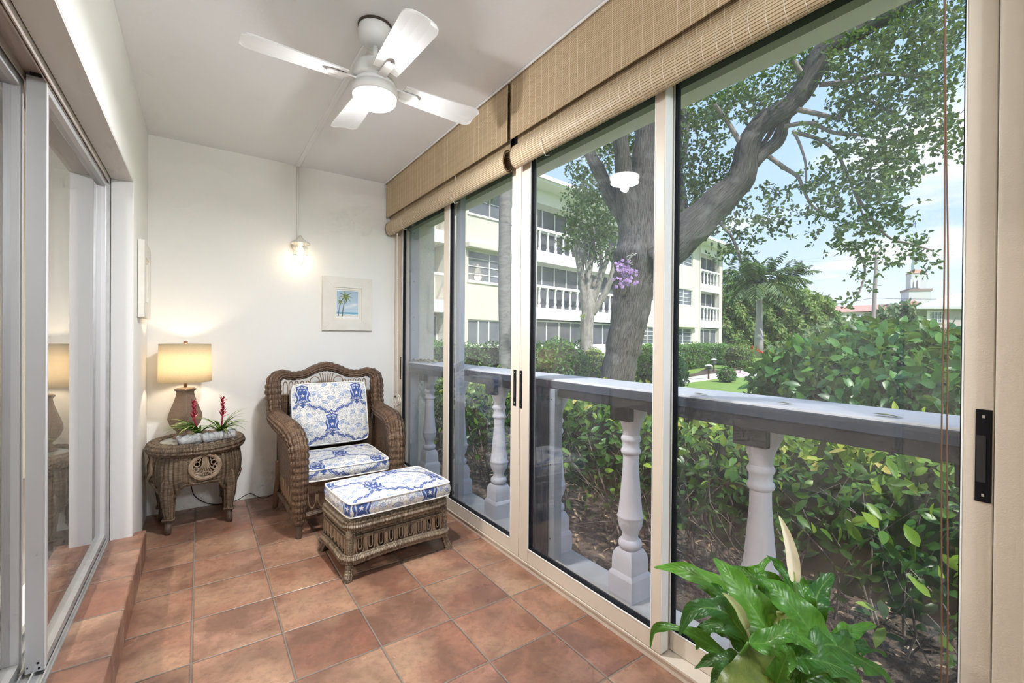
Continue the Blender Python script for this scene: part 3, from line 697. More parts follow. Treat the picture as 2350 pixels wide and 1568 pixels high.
def panel(p00, p10, p11, p01, nu=24, nv=10, bulge=0.0, thick=.018, hole=None):
    """woven sheet between four corners; uv in metres"""
    p00, p10, p11, p01 = map(Vector, (p00, p10, p11, p01)); W_ = ((p10 - p00).length + (p11 - p01).length) / 2; H_ = ((p01 - p00).length + (p11 - p10).length) / 2
    nrm = (p10 - p00).cross(p01 - p00).normalized(); m_ = MB(); V = []; U = []
    for s_ in (1, -1):
        for j in range(nv + 1):
            for i in range(nu + 1):
                u, v = i / nu, j / nv; p = (p00.lerp(p10, u)).lerp(p01.lerp(p11, u), v)
                V.append(p + nrm * (s_ * thick / 2 + bulge * 4 * v * (1 - v))); U.append((u * W_, v * H_))
    n1 = (nu + 1) * (nv + 1); F = []
    for j in range(nv):
        for i in range(nu):
            a = j * (nu + 1) + i; F.append((a, a + 1, a + nu + 2, a + nu + 1)); F.append((n1 + a, n1 + a + nu + 1, n1 + a + nu + 2, n1 + a + 1))
    for i in range(nu):
        F.append((i, n1 + i, n1 + i + 1, i + 1)); a = nv * (nu + 1) + i; F.append((a, a + 1, n1 + a + 1, n1 + a))
    for j in range(nv):
        a = j * (nu + 1); F.append((a, a + nu + 1, n1 + a + nu + 1, n1 + a)); a += nu; F.append((a, n1 + a, n1 + a + nu + 1, a + nu + 1))
    return m_.add(V, F, U)

# ------------------------------------------------------------ armchair
CX = 0.803
ch = origin_thing('wicker_armchair', (CX, 3.30, 0), 'brown wicker wing armchair with scrolled arms against the back wall', 'armchair')
def mx(p, s): return (CX + s * (p[0]), p[1], p[2])
top = [(-.365, 3.56, .66), (-.368, 3.585, .76), (-.372, 3.60, .86), (-.362, 3.615, .925), (-.31, 3.635, .955), (-.24, 3.65, .942), (-.16, 3.66, .950), (-.085, 3.67, .984), (-.02, 3.675, 1.002), (.02, 3.675, 1.002), (.085, 3.67, .984), (.16, 3.66, .950), (.24, 3.65, .942), (.31, 3.635, .955), (.362, 3.615, .925), (.372, 3.60, .86), (.368, 3.585, .76), (.365, 3.56, .66)]
rt = [.052, .052, .052, .046, .036, .032, .032, .034, .036, .036, .034, .032, .032, .036, .046, .052, .052, .052]
roll(MB(), [(CX + p[0], p[1], p[2]) for p in top], rt).build('back_roll', M['wk_chair'], ch, smooth=True)
for s in (-1, 1):
    arm = [(.305, 2.975, .085), (.306, 2.965, .17), (.306, 2.955, .30), (.306, 2.955, .44), (.308, 2.97, .54), (.318, 3.02, .605), (.336, 3.12, .640), (.350, 3.26, .650), (.358, 3.40, .655), (.364, 3.52, .665), (.366, 3.58, .70)]
    ra = [.030, .040, .047, .051, .057, .060, .062, .060, .058, .056, .050]
    roll(MB(), [mx(p, s) for p in arm], ra).build('arm', M['wk_chair'], ch, smooth=True)
    A, B_, C_, D_ = mx((.318, 3.00, .265), s), mx((.330, 3.58, .265), s), mx((.345, 3.58, .66), s), mx((.318, 3.00, .60), s)
    panel(A, B_, C_, D_, 30, 14).build('side_panel', M['wk_chair'], ch)
    lt = MB()
    for k in range(9):
        y = 3.03 + k * .062; x = .322 + .001 * k
        arcs(lt, [mx((x, y, .27), s), mx((x, y + .004, .19), s), mx((x, y + .024, .155), s), mx((x, y + .044, .19), s), mx((x, y + .048, .27), s)], .0042)
        arcs(lt, [mx((x, y, .27), s), mx((x, y, .105), s)], .0045, 2)
    lt.build('side_lattice', M['cane'], ch, smooth=True)
    roll(MB(), [mx((.322, 3.0, .110), s), mx((.324, 3.28, .122), s), mx((.330, 3.59, .11), s)], [.019, .019, .019], period=.03).build('lower_rail', M['wk_chair'], ch, smooth=True)
    MB().lathe([(.016, 0), (.018, .01), (.022, .06), (.024, .10)], (CX + s * .305, 2.975, 0), 16).build('foot', M['peg'], ch, smooth=True)
    MB().tube(smooth_path([mx((.352, 3.625, 0.0), s), mx((.348, 3.61, .10), s), mx((.335, 3.59, .22), s), mx((.335, 3.59, .34), s)], 5), smooth_vals([.017, .021, .024, .024], 5), 12).build('foot', M['cane'], ch, smooth=True)
panel((CX - .26, 2.985, .262), (CX + .26, 2.985, .262), (CX + .26, 2.975, .335), (CX - .26, 2.975, .335), 30, 6).build('front_apron', M['wk_chair'], ch)
fl = MB()
for k in range(9):
    x = CX - .25 + k * .056
    arcs(fl, [(x, 2.985, .27), (x + .002, 2.985, .20), (x + .022, 2.985, .165), (x + .042, 2.985, .20), (x + .044, 2.985, .27)], .0045)
    arcs(fl, [(x + .05, 2.988, .27), (x + .05, 2.988, .13)], .005, 2)
fl.build('front_lattice', M['cane'], ch, smooth=True)
roll(MB(), [(CX - .29, 2.98, .125), (CX, 2.975, .150), (CX + .29, 2.98, .125)], [.021, .021, .021], period=.03).build('lower_rail', M['wk_chair'], ch, smooth=True)
MB().box(CX - .30, 3.0, .30, CX + .30, 3.60, .328).build('seat_deck', M['peg'], ch)
panel((CX - .345, 3.625, .30), (CX + .345, 3.625, .30), (CX + .34, 3.645, .80), (CX - .34, 3.645, .80), 30, 16).build('back_panel', M['wk_chair'], ch)
bk = MB(); yb = 3.655
for s in (-1, 1):
    for k in range(5):
        x = .30 - k * .038
        arcs(bk, [mx((x, yb, .79), s), mx((x, yb, .875), s), mx((x - .013, yb, .900), s), mx((x - .026, yb, .875), s), mx((x - .026, yb, .79), s)], .0036)
    for (cx_, cz_, r_) in ((.085, .895, .034), (.052, .865, .026), (.125, .855, .024)):
        bk.tube([(CX + s * cx_ + r_ * math.cos(2 * PI * k / 20), yb - .004, cz_ + r_ * math.sin(2 * PI * k / 20)) for k in range(20)], .0036, 6, closed=True)
    for dx in (.012, .030, .05): arcs(bk, [mx((.004, yb, .79), s), mx((dx * .6, yb, .88), s), mx((dx, yb, .955), s)], .0038)
bk.tube([(CX - .33, yb, .80), (CX + .33, yb, .80)], .007, 8)
bk.build('fan_lattice', M['cane'], ch, smooth=True)

# ------------------------------------------------------------ cushions
CREAM, BLUE, LBLUE, GREY, PALE = map(np.array, ((.74, .71, .65), (.045, .085, .26), (.16, .24, .42), (.20, .23, .33), (.46, .50, .60)))
def hash2(i, j, k): return np.mod(np.sin(i * 127.1 + j * 311.7 + k * 74.7) * 43758.5453, 1.0)
def damask(s, t, P=.38, Q=.44):
    """shell and starfish print; s,t in metres, half-drop repeat"""
    c = np.broadcast_to(CREAM, s.shape + (3,)).copy()
    # arabesque of little spirals
    for (g, off, cc, rad, wd) in ((.046, .0, GREY, .021, .10), (.038, .017, GREY, .016, .13), (.060, .031, LBLUE, .025, .085)):
        gi, gj = np.floor((s + off) / g), np.floor((t + off * 1.7) / g)
        cx = (gi + .35 + .3 * hash2(gi, gj, 1)) * g - off; cy = (gj + .35 + .3 * hash2(gi, gj, 2)) * g - off * 1.7
        a, b = s - cx, t - cy; r_ = np.hypot(a, b); th = np.arctan2(b, a) * np.where(hash2(gi, gj, 3) > .5, 1, -1) + hash2(gi, gj, 4) * 6.28
        f = np.mod(r_ / rad * 1.7 - th / (2 * PI), 1.0); m_ = (np.abs(f - .5) < wd * (1.2 - r_ / rad * .6)) & (r_ < rad)
        c = np.where(m_[..., None], cc * .85 + c * .15, c)
    col = np.floor(s / (P / 2)); tt = t + (col % 2) * Q / 2; x0 = np.mod(s, P / 2) - P / 4; y0 = np.mod(tt, Q) - Q / 2
    X = np.abs(x0)
    # swags of blue with scalloped edges running to the neighbouring medallions
    for sg, y1 in ((1, .070), (-1, .062)):
        yy = y0 * sg; cy = y1 + .95 * (X - .018) - 4.0 * (X - .018) ** 2; d = np.abs(yy - cy); hw = .0105 + .0045 * np.sin(X * 190)
        rng_ = (X > .012) & (X < .097)
        c[rng_ & (d < hw + .006)] = CREAM; c[rng_ & (np.abs(d - hw - .005) < .0012)] = GREY; c[rng_ & (d < hw)] = BLUE
        c[rng_ & (np.abs(d - .004) < .0011) & (np.sin(X * 190) > -.2)] = PALE
    def shell(cx, cy, R, rot, cc=LBLUE):
        dx, dy = x0 - cx, y0 - cy; ca, sa = math.cos(rot), math.sin(rot); a = dx * ca - dy * sa; b = dx * sa + dy * ca + R * .55
        r_ = np.hypot(a, b); th = np.arctan2(a, b); edge = R * (1.42 + .05 * np.cos(th * 22)); ins = (np.abs(th) < 1.15) & (r_ < edge) & (r_ > .08 * R)
        c[(np.abs(th) < 1.25) & (r_ < edge + .003)] = CREAM
        c[ins] = PALE; c[ins & (np.cos(th * 22) > .1)] = cc; c[ins & (np.abs(r_ - R) < R * .05)] = CREAM; c[ins & (r_ > edge - .0025)] = cc * .8
    for cx, cy, R, ro in ((-.072, -.005, .023, .7), (.072, -.005, .023, -.7), (.040, -.150, .020, -2.5), (-.040, -.150, .020, 2.5), (0, .178, .025, 0), (.046, .150, .019, -.6), (-.046, .150, .019, .6), (.078, .205, .018, 2.6), (-.078, .205, .018, -2.6)): shell(cx, cy, R, ro)
    # blue medallion with crown and feet
    hw = .043 + .005 * np.cos(y0 * 95) + .30 * np.maximum(-y0 - .035, 0) - .20 * np.maximum(y0 - .035, 0)
    med = ((X < hw) & (y0 > -.066 + .15 * X) & (y0 < .070 - .30 * X)) | ((X < .013 + .008 * np.cos(y0 * 240)) & (np.abs(y0) < .098))
    edge = ((X < hw + .005) & (y0 > -.072 + .15 * X) & (y0 < .077 - .30 * X)); c[edge & ~med] = CREAM; c[med] = BLUE
    th = np.arctan2(x0, y0 + .010); r_ = np.hypot(x0, y0 + .010); u_ = np.abs(((th + PI / 5) % (2 * PI / 5)) - PI / 5)
    c[(r_ < .0185 / (1 + 4.2 * u_)) & med] = CREAM
    for sx_, w_ in ((.029, .0046),):
        xx = sx_ + .0055 * np.sin(y0 * 90 + .6); sea = (np.abs(X - xx) < w_ * (1 - np.abs(y0 + .002) / .062)) & (np.abs(y0) < .058); c[sea] = PALE
        c[(np.hypot(X - .023, y0 - .048) < .006)] = PALE; c[np.abs(np.hypot(X - .026, y0 + .052) - .0062) < .0016] = PALE
    for (cx, cy, R) in ((.010, .052, .0065), (.009, -.050, .006), (.012, .030, .004), (.006, .075, .005)):
        c[(np.abs(np.hypot(X - cx, y0 - cy) - R) < .0014) & med] = CREAM
    return c
def cushion(name, W_, D_, H_, off, label, cat, crown=.022, res=.0028, sag=0.0, group=None):
    """boxed cushion lying in its local xy plane, bottom at z=0"""
    nx, ny = int(W_ / res) | 1, int(D_ / res) | 1
    u, v = np.meshgrid(np.linspace(-1, 1, nx), np.linspace(-1, 1, ny)); k = .045
    fx = u * (1 - k * v ** 8 * u ** 2); fy = v * (1 - k * u ** 8 * v ** 2)
    wr = .0035 * np.sin(u * 5.1 + 2.0 * v) * np.cos(v * 4.3 - u) + .002 * np.sin(u * 13 + v * 7)
    dome = (1 - np.abs(u) ** 3.2) ** .8 * (1 - np.abs(v) ** 3.2) ** .8
    X = fx * W_ / 2; Y = fy * D_ / 2; Zt = H_ - .004 + crown * dome + wr * dome - sag * np.exp(-(u ** 2 + v ** 2) * 2.5)
    V = [np.stack([X, Y, Zt], -1).reshape(-1, 3)]; Cc = [damask(X + off[0], Y + off[1]).reshape(-1, 3)]
    i = (np.arange(ny - 1)[:, None] * nx + np.arange(nx - 1)).ravel(); F = [np.stack([i, i + 1, i + nx + 1, i + nx], 1)]
    per = np.concatenate([np.arange(nx), np.arange(1, ny) * nx + nx - 1, (ny - 1) * nx + np.arange(nx - 2, -1, -1), np.arange(ny - 2, 0, -1) * nx])
    PX = X.ravel()[per]; PY = Y.ravel()[per]; ctr = np.stack([PX, PY], 1); ln = unit(ctr); n = len(per); rows = int(H_ / res) + 1; base = nx * ny
    q0 = per
    cum = np.concatenate([[0], np.cumsum(np.linalg.norm(np.diff(ctr, axis=0), axis=1))])
    for r in range(1, rows + 1):
        f = r / rows; bul = .010 * math.sin(PI * f); z = (H_ - .004) * (1 - f) + .004 * f
        V.append(np.stack([PX + ln[:, 0] * bul, PY + ln[:, 1] * bul, np.full(n, z)], 1)); Cc.append(damask(cum + off[0] * 2, np.full(n, z) + off[1] + .1))
        q1 = base + (r - 1) * n + np.arange(n); F.append(np.stack([q0, q1, np.roll(q1, -1), np.roll(q0, -1)], 1)); q0 = q1
    tot = base + rows * n; V.append(np.array([[0, 0, .004]])); Cc.append(CREAM[None])
    # close the bottom with degenerate-free quads pairing the ring
    h = n // 2; a = q0; Fb = np.stack([a[:h - 1], a[1:h], a[n - 2 - np.arange(h - 1)], a[n - 1 - np.arange(h - 1)]], 1); F.append(Fb[:, ::-1])
    V = np.concatenate(V); Cc = np.concatenate(Cc); Cc = np.c_[Cc, np.ones(len(Cc))]
    fm_ = bpy.data.materials.get('printed_cotton') or vcol_mat('printed_cotton', .9, bump=(700.0, .0006))
    o = np_mesh(name, V, np.concatenate(F), fm_, col=Cc, smooth=True); ORG[o.name] = (0, 0, 0)
    tag(o, label, cat, group)
    for z in (H_ - .004, .006):
        st = max(1, n // 160); MB().tube([(PX[j] + ln[j, 0] * .002, PY[j] + ln[j, 1] * .002, z) for j in range(0, n, st)], .0042, 8, closed=True).build('piping', bpy.data.materials.get('cream_piping') or mat('cream_piping', (.80, .78, .72), .8), o, smooth=True)
    return o
cs = cushion('seat_cushion', .520, .50, .078, (.10, .20), 'blue and white shell print seat cushion on the wicker armchair', 'cushion', crown=.020)
cs.location = (CX, 3.205, .336); cs.rotation_euler = (math.radians(1.0), 0, 0)
cb = cushion('back_cushion', .525, .445, .085, (.10, .245 + .05), 'blue and white shell print back cushion leaning upright in the wicker armchair', 'cushion', crown=.034)
cb.rotation_euler = (math.radians(76), 0, 0); cb.location = (CX, 3.575, .425 + .225)
co = cushion('ottoman_cushion', .600, .430, .080, (.02, .06), 'blue and white shell print cushion lying on the wicker ottoman', 'cushion', crown=.028)
OT = Vector((.890, 2.545, 0)); ORZ = math.radians(4.4)
co.location = (OT.x + .012, OT.y + .0, .306); co.rotation_euler = (0, 0, ORZ)

# ------------------------------------------------------------ ottoman
ot = thing('wicker_ottoman', OT, 'pale brown wicker ottoman with looped skirt in front of the armchair', 'ottoman', rotz=ORZ); ORG[ot.name] = (0, 0, 0)
a, b = .275, .188
def rrect(a, b, r, z, n=8, wob=0.0):
    P = []
    for cx_, cy_, t0 in ((a - r, b - r, 0), (-a + r, b - r, PI / 2), (-a + r, -b + r, PI), (a - r, -b + r, 3 * PI / 2)):
        for k in range(n + 1): t = t0 + PI / 2 * k / n; P.append((cx_ + r * math.cos(t), cy_ + r * math.sin(t), z))
    # resample along the straight runs
    out = []
    for i in range(len(P)):
        p, q_ = Vector(P[i]), Vector(P[(i + 1) % len(P)]); m_ = max(1, int((q_ - p).length / .007))
        out += [p.lerp(q_, k / m_) for k in range(m_)]
    return out
def rroll(a, b, r, z, rad, mt, name, par, period=.034, amp=.06, zw=None):
    P = rrect(a, b, r, z); L = 0; R = []
    for i, p in enumerate(P):
        R.append(rad * (1 - amp + 2 * amp * abs(math.sin(PI * L / period)))); L += (P[(i + 1) % len(P)] - p).length
        if zw: p.z += zw(p)
    return MB().tube(P, R, 16, closed=True).build(name, mt, par, smooth=True)
rroll(a, b, .05, .262, .036, M['wk_otto'], 'rim', ot)
ap = MB(); P = rrect(a + .006, b + .006, .045, .0); V = []; U = []; L = 0
for i in range(len(P) + 1):
    p = P[i % len(P)]
    for j, z in enumerate((.268, .25, .23, .205)): V.append((p.x * (1 + .004 * j), p.y * (1 + .004 * j), z)); U.append((L, z))
    L += (P[(i + 1) % len(P)] - p).length
ap.add(V, [(i * 4 + j, i * 4 + j + 1, i * 4 + j + 5, i * 4 + j + 4) for i in range(len(P)) for j in range(3)], U)
apo = ap.build('apron', M['wk_otto'], ot, smooth=True); sm = apo.modifiers.new('thick', 'SOLIDIFY'); sm.thickness = .012
rroll(a + .012, b + .012, .045, .205, .010, M['wk_otto'], 'braid', ot, period=.012, amp=.12)
rroll(a + .020, b + .020, .05, .098, .025, M['wk_otto'], 'lower_rail', ot, period=.03, zw=lambda p: .018 * math.cos(p.x / (a + .02) * 1.4) * (abs(p.y) > b * .9) + .012 * math.cos(p.y / b * 1.4) * (abs(p.x) > a * .9) - .008)
ll = MB()
def lp(f, n_, w_):
    for k in range(n_):
        t = (k + .5) / n_
        P_ = [(t - w_, .205), (t - w_ * 1.05, .145), (t - w_ * .5, .112), (t, .103), (t + w_ * .5, .112), (t + w_ * 1.05, .145), (t + w_, .205)]
        arcs(ll, [f(x, z) for x, z in P_], .0042, 4)
        arcs(ll, [f(t - .5 / n_, .205), f(t - .5 / n_, .10)], .0042, 2); arcs(ll, [f(t - w_ * .45, .205), f(t - w_ * .45, .15), f(t, .138), f(t + w_ * .45, .15), f(t + w_ * .45, .205)], .003, 4)
for s in (-1, 1):
    lp(lambda t, z: ((t - .5) * 2 * (a - .02), s * (b + .012), z), 9, .040)
    lp(lambda t, z: (s * (a + .014), (t - .5) * 2 * (b - .02), z), 6, .058)
ll.build('loop_skirt', M['cane_l'], ot, smooth=True)
for sx in (-1, 1):
    for sy in (-1, 1):
        pz = [(sx * (a + .018), sy * (b + .022), 0.0), (sx * (a + .016), sy * (b + .020), .014), (sx * (a + .006), sy * (b + .008), .05), (sx * (a - .002), sy * (b - .002), .10), (sx * (a - .006), sy * (b - .006), .24)]
        MB().tube(smooth_path(pz, 8), [r * (1 + .05 * math.sin(i * 1.9)) for i, r in enumerate(smooth_vals([.024, .023, .019, .022, .025], 8))], 14).build('leg', M['wk_otto'], ot, smooth=True)
MB().box(-a + .02, -b + .02, .27, a - .02, b - .02, .304).build('deck', M['peg'], ot)

# ------------------------------------------------------------ side table
tx, ty = -.012, 3.640
tb = origin_thing('wicker_side_table', (tx, ty, 0), 'round tan wicker side table with cabriole legs, left of the armchair', 'side table')
def ell(th, k): return (tx + .226 * k * math.cos(th), ty + .222 * k * math.sin(th))
NR_ = 96; P = [Vector((tx + .231 * math.cos(2 * PI * k / 210), ty + .228 * math.sin(2 * PI * k / 210), .518)) for k in range(210)]
MB().tube(P, [.041 * (1 + .08 * (2 * abs(math.sin(PI * k / 210 * 38)) - 1)) for k in range(210)], 18, closed=True).build('rim', M['wk_table'], tb, smooth=True)
legs = [math.radians(x) for x in (-131, -38, 147.5, 48)]
med = [math.radians(x) for x in (-80, -172)]
def prof(z):
    zs = [.22, .26, .30, .34, .38, .42, .46, .505]; ks = [.98, 1.02, 1.07, 1.10, 1.11, 1.10, 1.07, 1.03]; return float(np.interp(z, zs, ks))
def zbot(th):
    d = min(abs(math.atan2(math.sin(th - l), math.cos(th - l))) for l in legs); return .305 - .085 * max(0.0, 1 - (d / .42) ** 2) if d < .42 else .305 + .006 * math.sin((d - .42) * 6)
sk = MB(); NT_, NZ = 200, 34; V = []; U = []; 
for j in range(NZ + 1):
    for i in range(NT_ + 1):
        th = 2 * PI * i / NT_; z = .51 + (zbot(th) - .51) * j / NZ; x, y = ell(th, prof(z)); rb = .0025 * math.sin(i * 2 * PI / 200 * 46); V.append((x + rb * math.cos(th), y + rb * math.sin(th), z)); U.append((th * .235, z))
F = []
for j in range(NZ):
    for i in range(NT_):
        th = 2 * PI * (i + .5) / NT_; z = .51 + (zbot(th) - .51) * (j + .5) / NZ
        if any((math.atan2(math.sin(th - m_), math.cos(th - m_)) * .238) ** 2 + (z - .412) ** 2 < .070 ** 2 for m_ in med): continue
        a_ = j * (NT_ + 1) + i; F.append((a_, a_ + NT_ + 1, a_ + NT_ + 2, a_ + 1))
so = sk.add(V, F, U).build('woven_body', M['wk_table'], tb, smooth=True); md_ = so.modifiers.new('thick', 'SOLIDIFY'); md_.thickness = .010; md_.offset = -1
MB().tube([Vector((*ell(2 * PI * k / 200, prof(zbot(2 * PI * k / 200)) + .012), zbot(2 * PI * k / 200))) for k in range(200)], .008, 8, closed=True).build('edge_braid', M['wk_table'], tb, smooth=True)
for m_ in med:
    def MP(u, v, o_=0.012):
        th = m_ + u / .238; z = .412 + v; x, y = ell(th, prof(z)); return (x + o_ * math.cos(th), y + o_ * math.sin(th), z)
    r1 = MB()
    for rr, o_ in ((.072, .010), (.079, .008), (.066, .006)): r1.tube([MP(rr * math.cos(2 * PI * k / 48), rr * math.sin(2 * PI * k / 48), o_ + .003 * math.sin(k * .8)) for k in range(48)], .0058, 8, closed=True)
    r1.build('medallion_ring', M['cane_l'], tb, smooth=True)
    r2 = MB()
    for u0 in (-.018, -.009, 0, .009, .018): arcs(r2, [MP(u0 * .7, .066, .002), MP(u0 * .8, .0, .002), MP(u0 * 1.5, -.030, .002), MP(u0 * 2.6, -.05, .002)], .0036)
    for s_ in (-1, 1):
        for (cu, cv, rr) in ((.042, .020, .014), (.036, .044, .011), (.047, -.010, .011), (.020, -.052, .010)):
            r2.tube([MP(s_ * cu + rr * math.cos(2 * PI * k / 16), cv + rr * math.sin(2 * PI * k / 16), .002) for k in range(16)], .0034, 6, closed=True)
        arcs(r2, [MP(s_ * .012, .066, .002), MP(s_ * .018, .01, .002), MP(s_ * .045, -.026, .002), MP(s_ * .066, -.012, .002)], .0036)
        arcs(r2, [MP(0, -.030, .002), MP(s_ * .03, -.040, .002), MP(s_ * .058, -.030, .002)], .0034)
    r2.build('medallion_scrolls', M['cane_l'], tb, smooth=True)
feet = [(-.160, 3.475), (.166, 3.504), (-.208, 3.775), (.154, 3.828)]
for (fx_, fy_) in feet:
    dx, dy = fx_ - tx, fy_ - ty; P_ = [(tx + dx * k, ty + dy * k, z) for k, z in ((.84, .40), (.95, .32), (.99, .25), (.975, .17), (.955, .11), (.975, .082))]
    lg = roll(MB(), P_, [.036, .044, .042, .034, .027, .026], period=.04, amp=.03, m=8, n=16).build('leg', M['wk_table'], tb, smooth=True)
    MB().tube([(fx_ - dx * .02 + .028 * math.cos(2 * PI * k / 20), fy_ - dy * .02 + .028 * math.sin(2 * PI * k / 20), .092 + .004 * math.sin(k)) for k in range(20)], .007, 8, closed=True).build('collar', M['wk_table'], lg, smooth=True)
    MB().tube([(fx_, fy_, 0), (fx_ - dx * .01, fy_ - dy * .01, .03), (fx_ - dx * .03, fy_ - dy * .03, .10)], [.0155, .018, .019], 14).build('peg', M['peg'], lg, smooth=True)
MB().lathe([(.205, .536), (.206, .544)], (tx, ty, 0), 64, sx=1.02).build('glass_top', mat('table_glass', (.55, .58, .55), 0.05, 0.0, 0.9), tb)

# ------------------------------------------------------------ table lamp
lpx, lpy = -.080, 3.715
tl = origin_thing('table_lamp', (lpx, lpy, .545), 'lit table lamp, brown square vase base and cream drum shade, on the side table', 'table lamp')
bs = mat('carved_lamp_base', (0.26, 0.175, 0.115), 0.5, noise=(18.0, 0.5), col2=(0.17, 0.11, 0.075), bump=(150.0, .004))
prf = [(.048, .545), (.050, .560), (.041, .568), (.041, .576), (.035, .586), (.034, .596), (.046, .612), (.060, .640), (.069, .678), (.067, .706), (.058, .745), (.046, .79), (.038, .83), (.035, .852), (.037, .862), (.044, .868), (.044, .877), (.035, .884), (.018, .886)]
MB().sqloft(prf, (lpx, lpy, 0), PI / 4 + .12).build('base', bs, tl, bevel=.003)
MB().lathe([(.011, .884), (.011, .935)], (lpx, lpy, 0), 12).build('neck', mat('honey_wood', (.30, .16, .07), .4), tl, smooth=True)
lin = bpy.data.materials.new('linen_shade'); lin.use_nodes = True; t = NT(lin.node_tree); pb = lin.node_tree.nodes['Principled BSDF']
ob_ = t.n('TexCoord').outputs['Object']; s_ = t.sep(ob_)
fib = t.noise(t.vec(t.math('MULTIPLY', s_[0], 90.0), t.math('MULTIPLY', s_[1], 90.0), t.math('MULTIPLY', s_[2], 500.0)), 1.0, 3.0)
cc_ = t.mix(fib, (.62, .54, .40), (.86, .80, .68)); t.put(pb.inputs['Base Color'], cc_); pb.inputs['Roughness'].default_value = .9
tr_ = t.n('BsdfTranslucent'); t.put(tr_.inputs[0], cc_); mx_ = t.n('MixShader'); mx_.inputs[0].default_value = .75
t.l.new(pb.outputs[0], mx_.inputs[1]); t.l.new(tr_.outputs[0], mx_.inputs[2]); t.l.new(mx_.outputs[0], [n for n in lin.node_tree.nodes if n.type == 'OUTPUT_MATERIAL'][0].inputs[0])
sh = MB(); V = []; 
for r, z in ((.148, .925), (.146, 1.05), (.144, 1.178)):
    for k in range(65): V.append((lpx + r * math.cos(2 * PI * k / 64), lpy + r * math.sin(2 * PI * k / 64), z))
sh.add(V, [(j * 65 + k, j * 65 + k + 1, (j + 1) * 65 + k + 1, (j + 1) * 65 + k) for j in range(2) for k in range(64)])
sho = sh.build('shade', lin, tl, smooth=True); sm = sho.modifiers.new('thick', 'SOLIDIFY'); sm.thickness = .002
hp = MB().tube([(lpx, lpy, .93), (lpx, lpy, .97)], .012, 10)
for s in (-1, 1): hp.tube(smooth_path([(lpx, lpy, .95), (lpx + s * .035, lpy, 1.0), (lpx + s * .035, lpy, 1.10), (lpx, lpy, 1.18)], 5), .002, 6)
for k in range(3): hp.tube([(lpx, lpy, 1.178), (lpx + .143 * math.cos(k * 2.09), lpy + .143 * math.sin(k * 2.09), 1.175)], .0015, 6)
hp.build('harp', M['alu'], tl, smooth=True)
MB().lathe([(.006, 1.178), (.012, 1.182), (.012, 1.196), (.006, 1.198)], (lpx, lpy, 0), 12).build('finial', mat('finial_wood', (.30, .18, .10), .4), tl, smooth=True)
pl = bpy.data.lights.new('shade_bulb', 'POINT'); pl.energy = 2.3; pl.shadow_soft_size = .03; pl.color = (1, .82, .58)
po = bpy.data.objects.new('shade_bulb', pl); COL.objects.link(po); po.parent = tl; po.location = (0, 0, 1.04 - .545)
MB().tube(smooth_path([(-.045, 3.84, .50), (-.05, 3.87, .30), (-.045, 3.885, .158), (-.024, 3.885, .092), (.045, 3.885, .03), (.14, 3.88, .005), (.232, 3.88, .018), (.28, 3.885, .040), (.316, 3.885, .049), (.345, 3.88, .03), (.388, 3.87, .004), (.43, 3.87, .004), (.483, 3.88, .02)], 6), .0025, 6).build('power_cord', M['black'], smooth=True, label='thin black power cord trailing along the wall from the side table to the armchair', cat='cord')

# ------------------------------------------------------------ log planter with bromeliads
lgm = mat('weathered_white_concrete', (0.56, 0.56, 0.55), 0.85, noise=(28.0, 0.8), col2=(0.27, 0.28, 0.29), bump=(55.0, 0.012))
pln = origin_thing('log_planter', (.04, 3.475, .545), 'long white-grey log shaped planter on the front of the side table', 'planter')
def logm(p, q_, r, seed):
    rg_ = np.random.default_rng(seed); p, q_ = Vector(p), Vector(q_); n = 26
    pts = [p.lerp(q_, k / n) + Vector((0, .003 * math.sin(k * .7 + seed), .002 * math.sin(k * .9))) for k in range(n + 1)]
    return MB().tube(pts, [r * (1 + .07 * rg_.normal() * .5 + .05 * math.sin(k * .8 + seed)) for k in range(n + 1)], 18)
logm((-.112, 3.452, .578), (.055, 3.482, .580), .0315, 1).build('log', lgm, pln, smooth=True)
logm((.012, 3.432 + .01, .578), (.192, 3.490, .590), .0305, 5).build('log', lgm, pln, smooth=True)
MB().box(-.10, 3.475, .546, .19, 3.545, .592).build('trough', lgm, pln, bevel=.01)
MB().box(-.09, 3.482, .592, .18, 3.538, .598).build('moss', mat('brown_moss', (.09, .07, .04), .95, bump=(80.0, .01)), pln)
def strap(mb, P, az, el, L, w, droop, twist=0.0, seg=11):
    P = Vector(P); d = Vector((math.cos(az) * math.cos(el), math.sin(az) * math.cos(el), math.sin(el))); side = Vector((-math.sin(az), math.cos(az), 0)); V = []
    p = P.copy()
    for k in range(seg + 1):
        t_ = k / seg; e = el - droop * t_ ** 1.2; d = Vector((math.cos(az + twist * t_) * math.cos(e), math.sin(az + twist * t_) * math.cos(e), math.sin(e))); nn = side.cross(d).normalized() * -1
        ww = w * (0.75 + .35 * math.sin(PI * min(t_ * 1.3, 1))) * (1 - t_ ** 3) + .0006
        V += [p - side * ww / 2 + nn * ww * -.18, p.copy(), p + side * ww / 2 + nn * ww * -.18]; p = p + d * (L / seg)
    mb.add(V, [(3 * k + j, 3 * k + j + 1, 3 * k + j + 4, 3 * k + j + 3) for k in range(seg) for j in (0, 1)], [(0, i // 3 / seg) for i in range(len(V))])
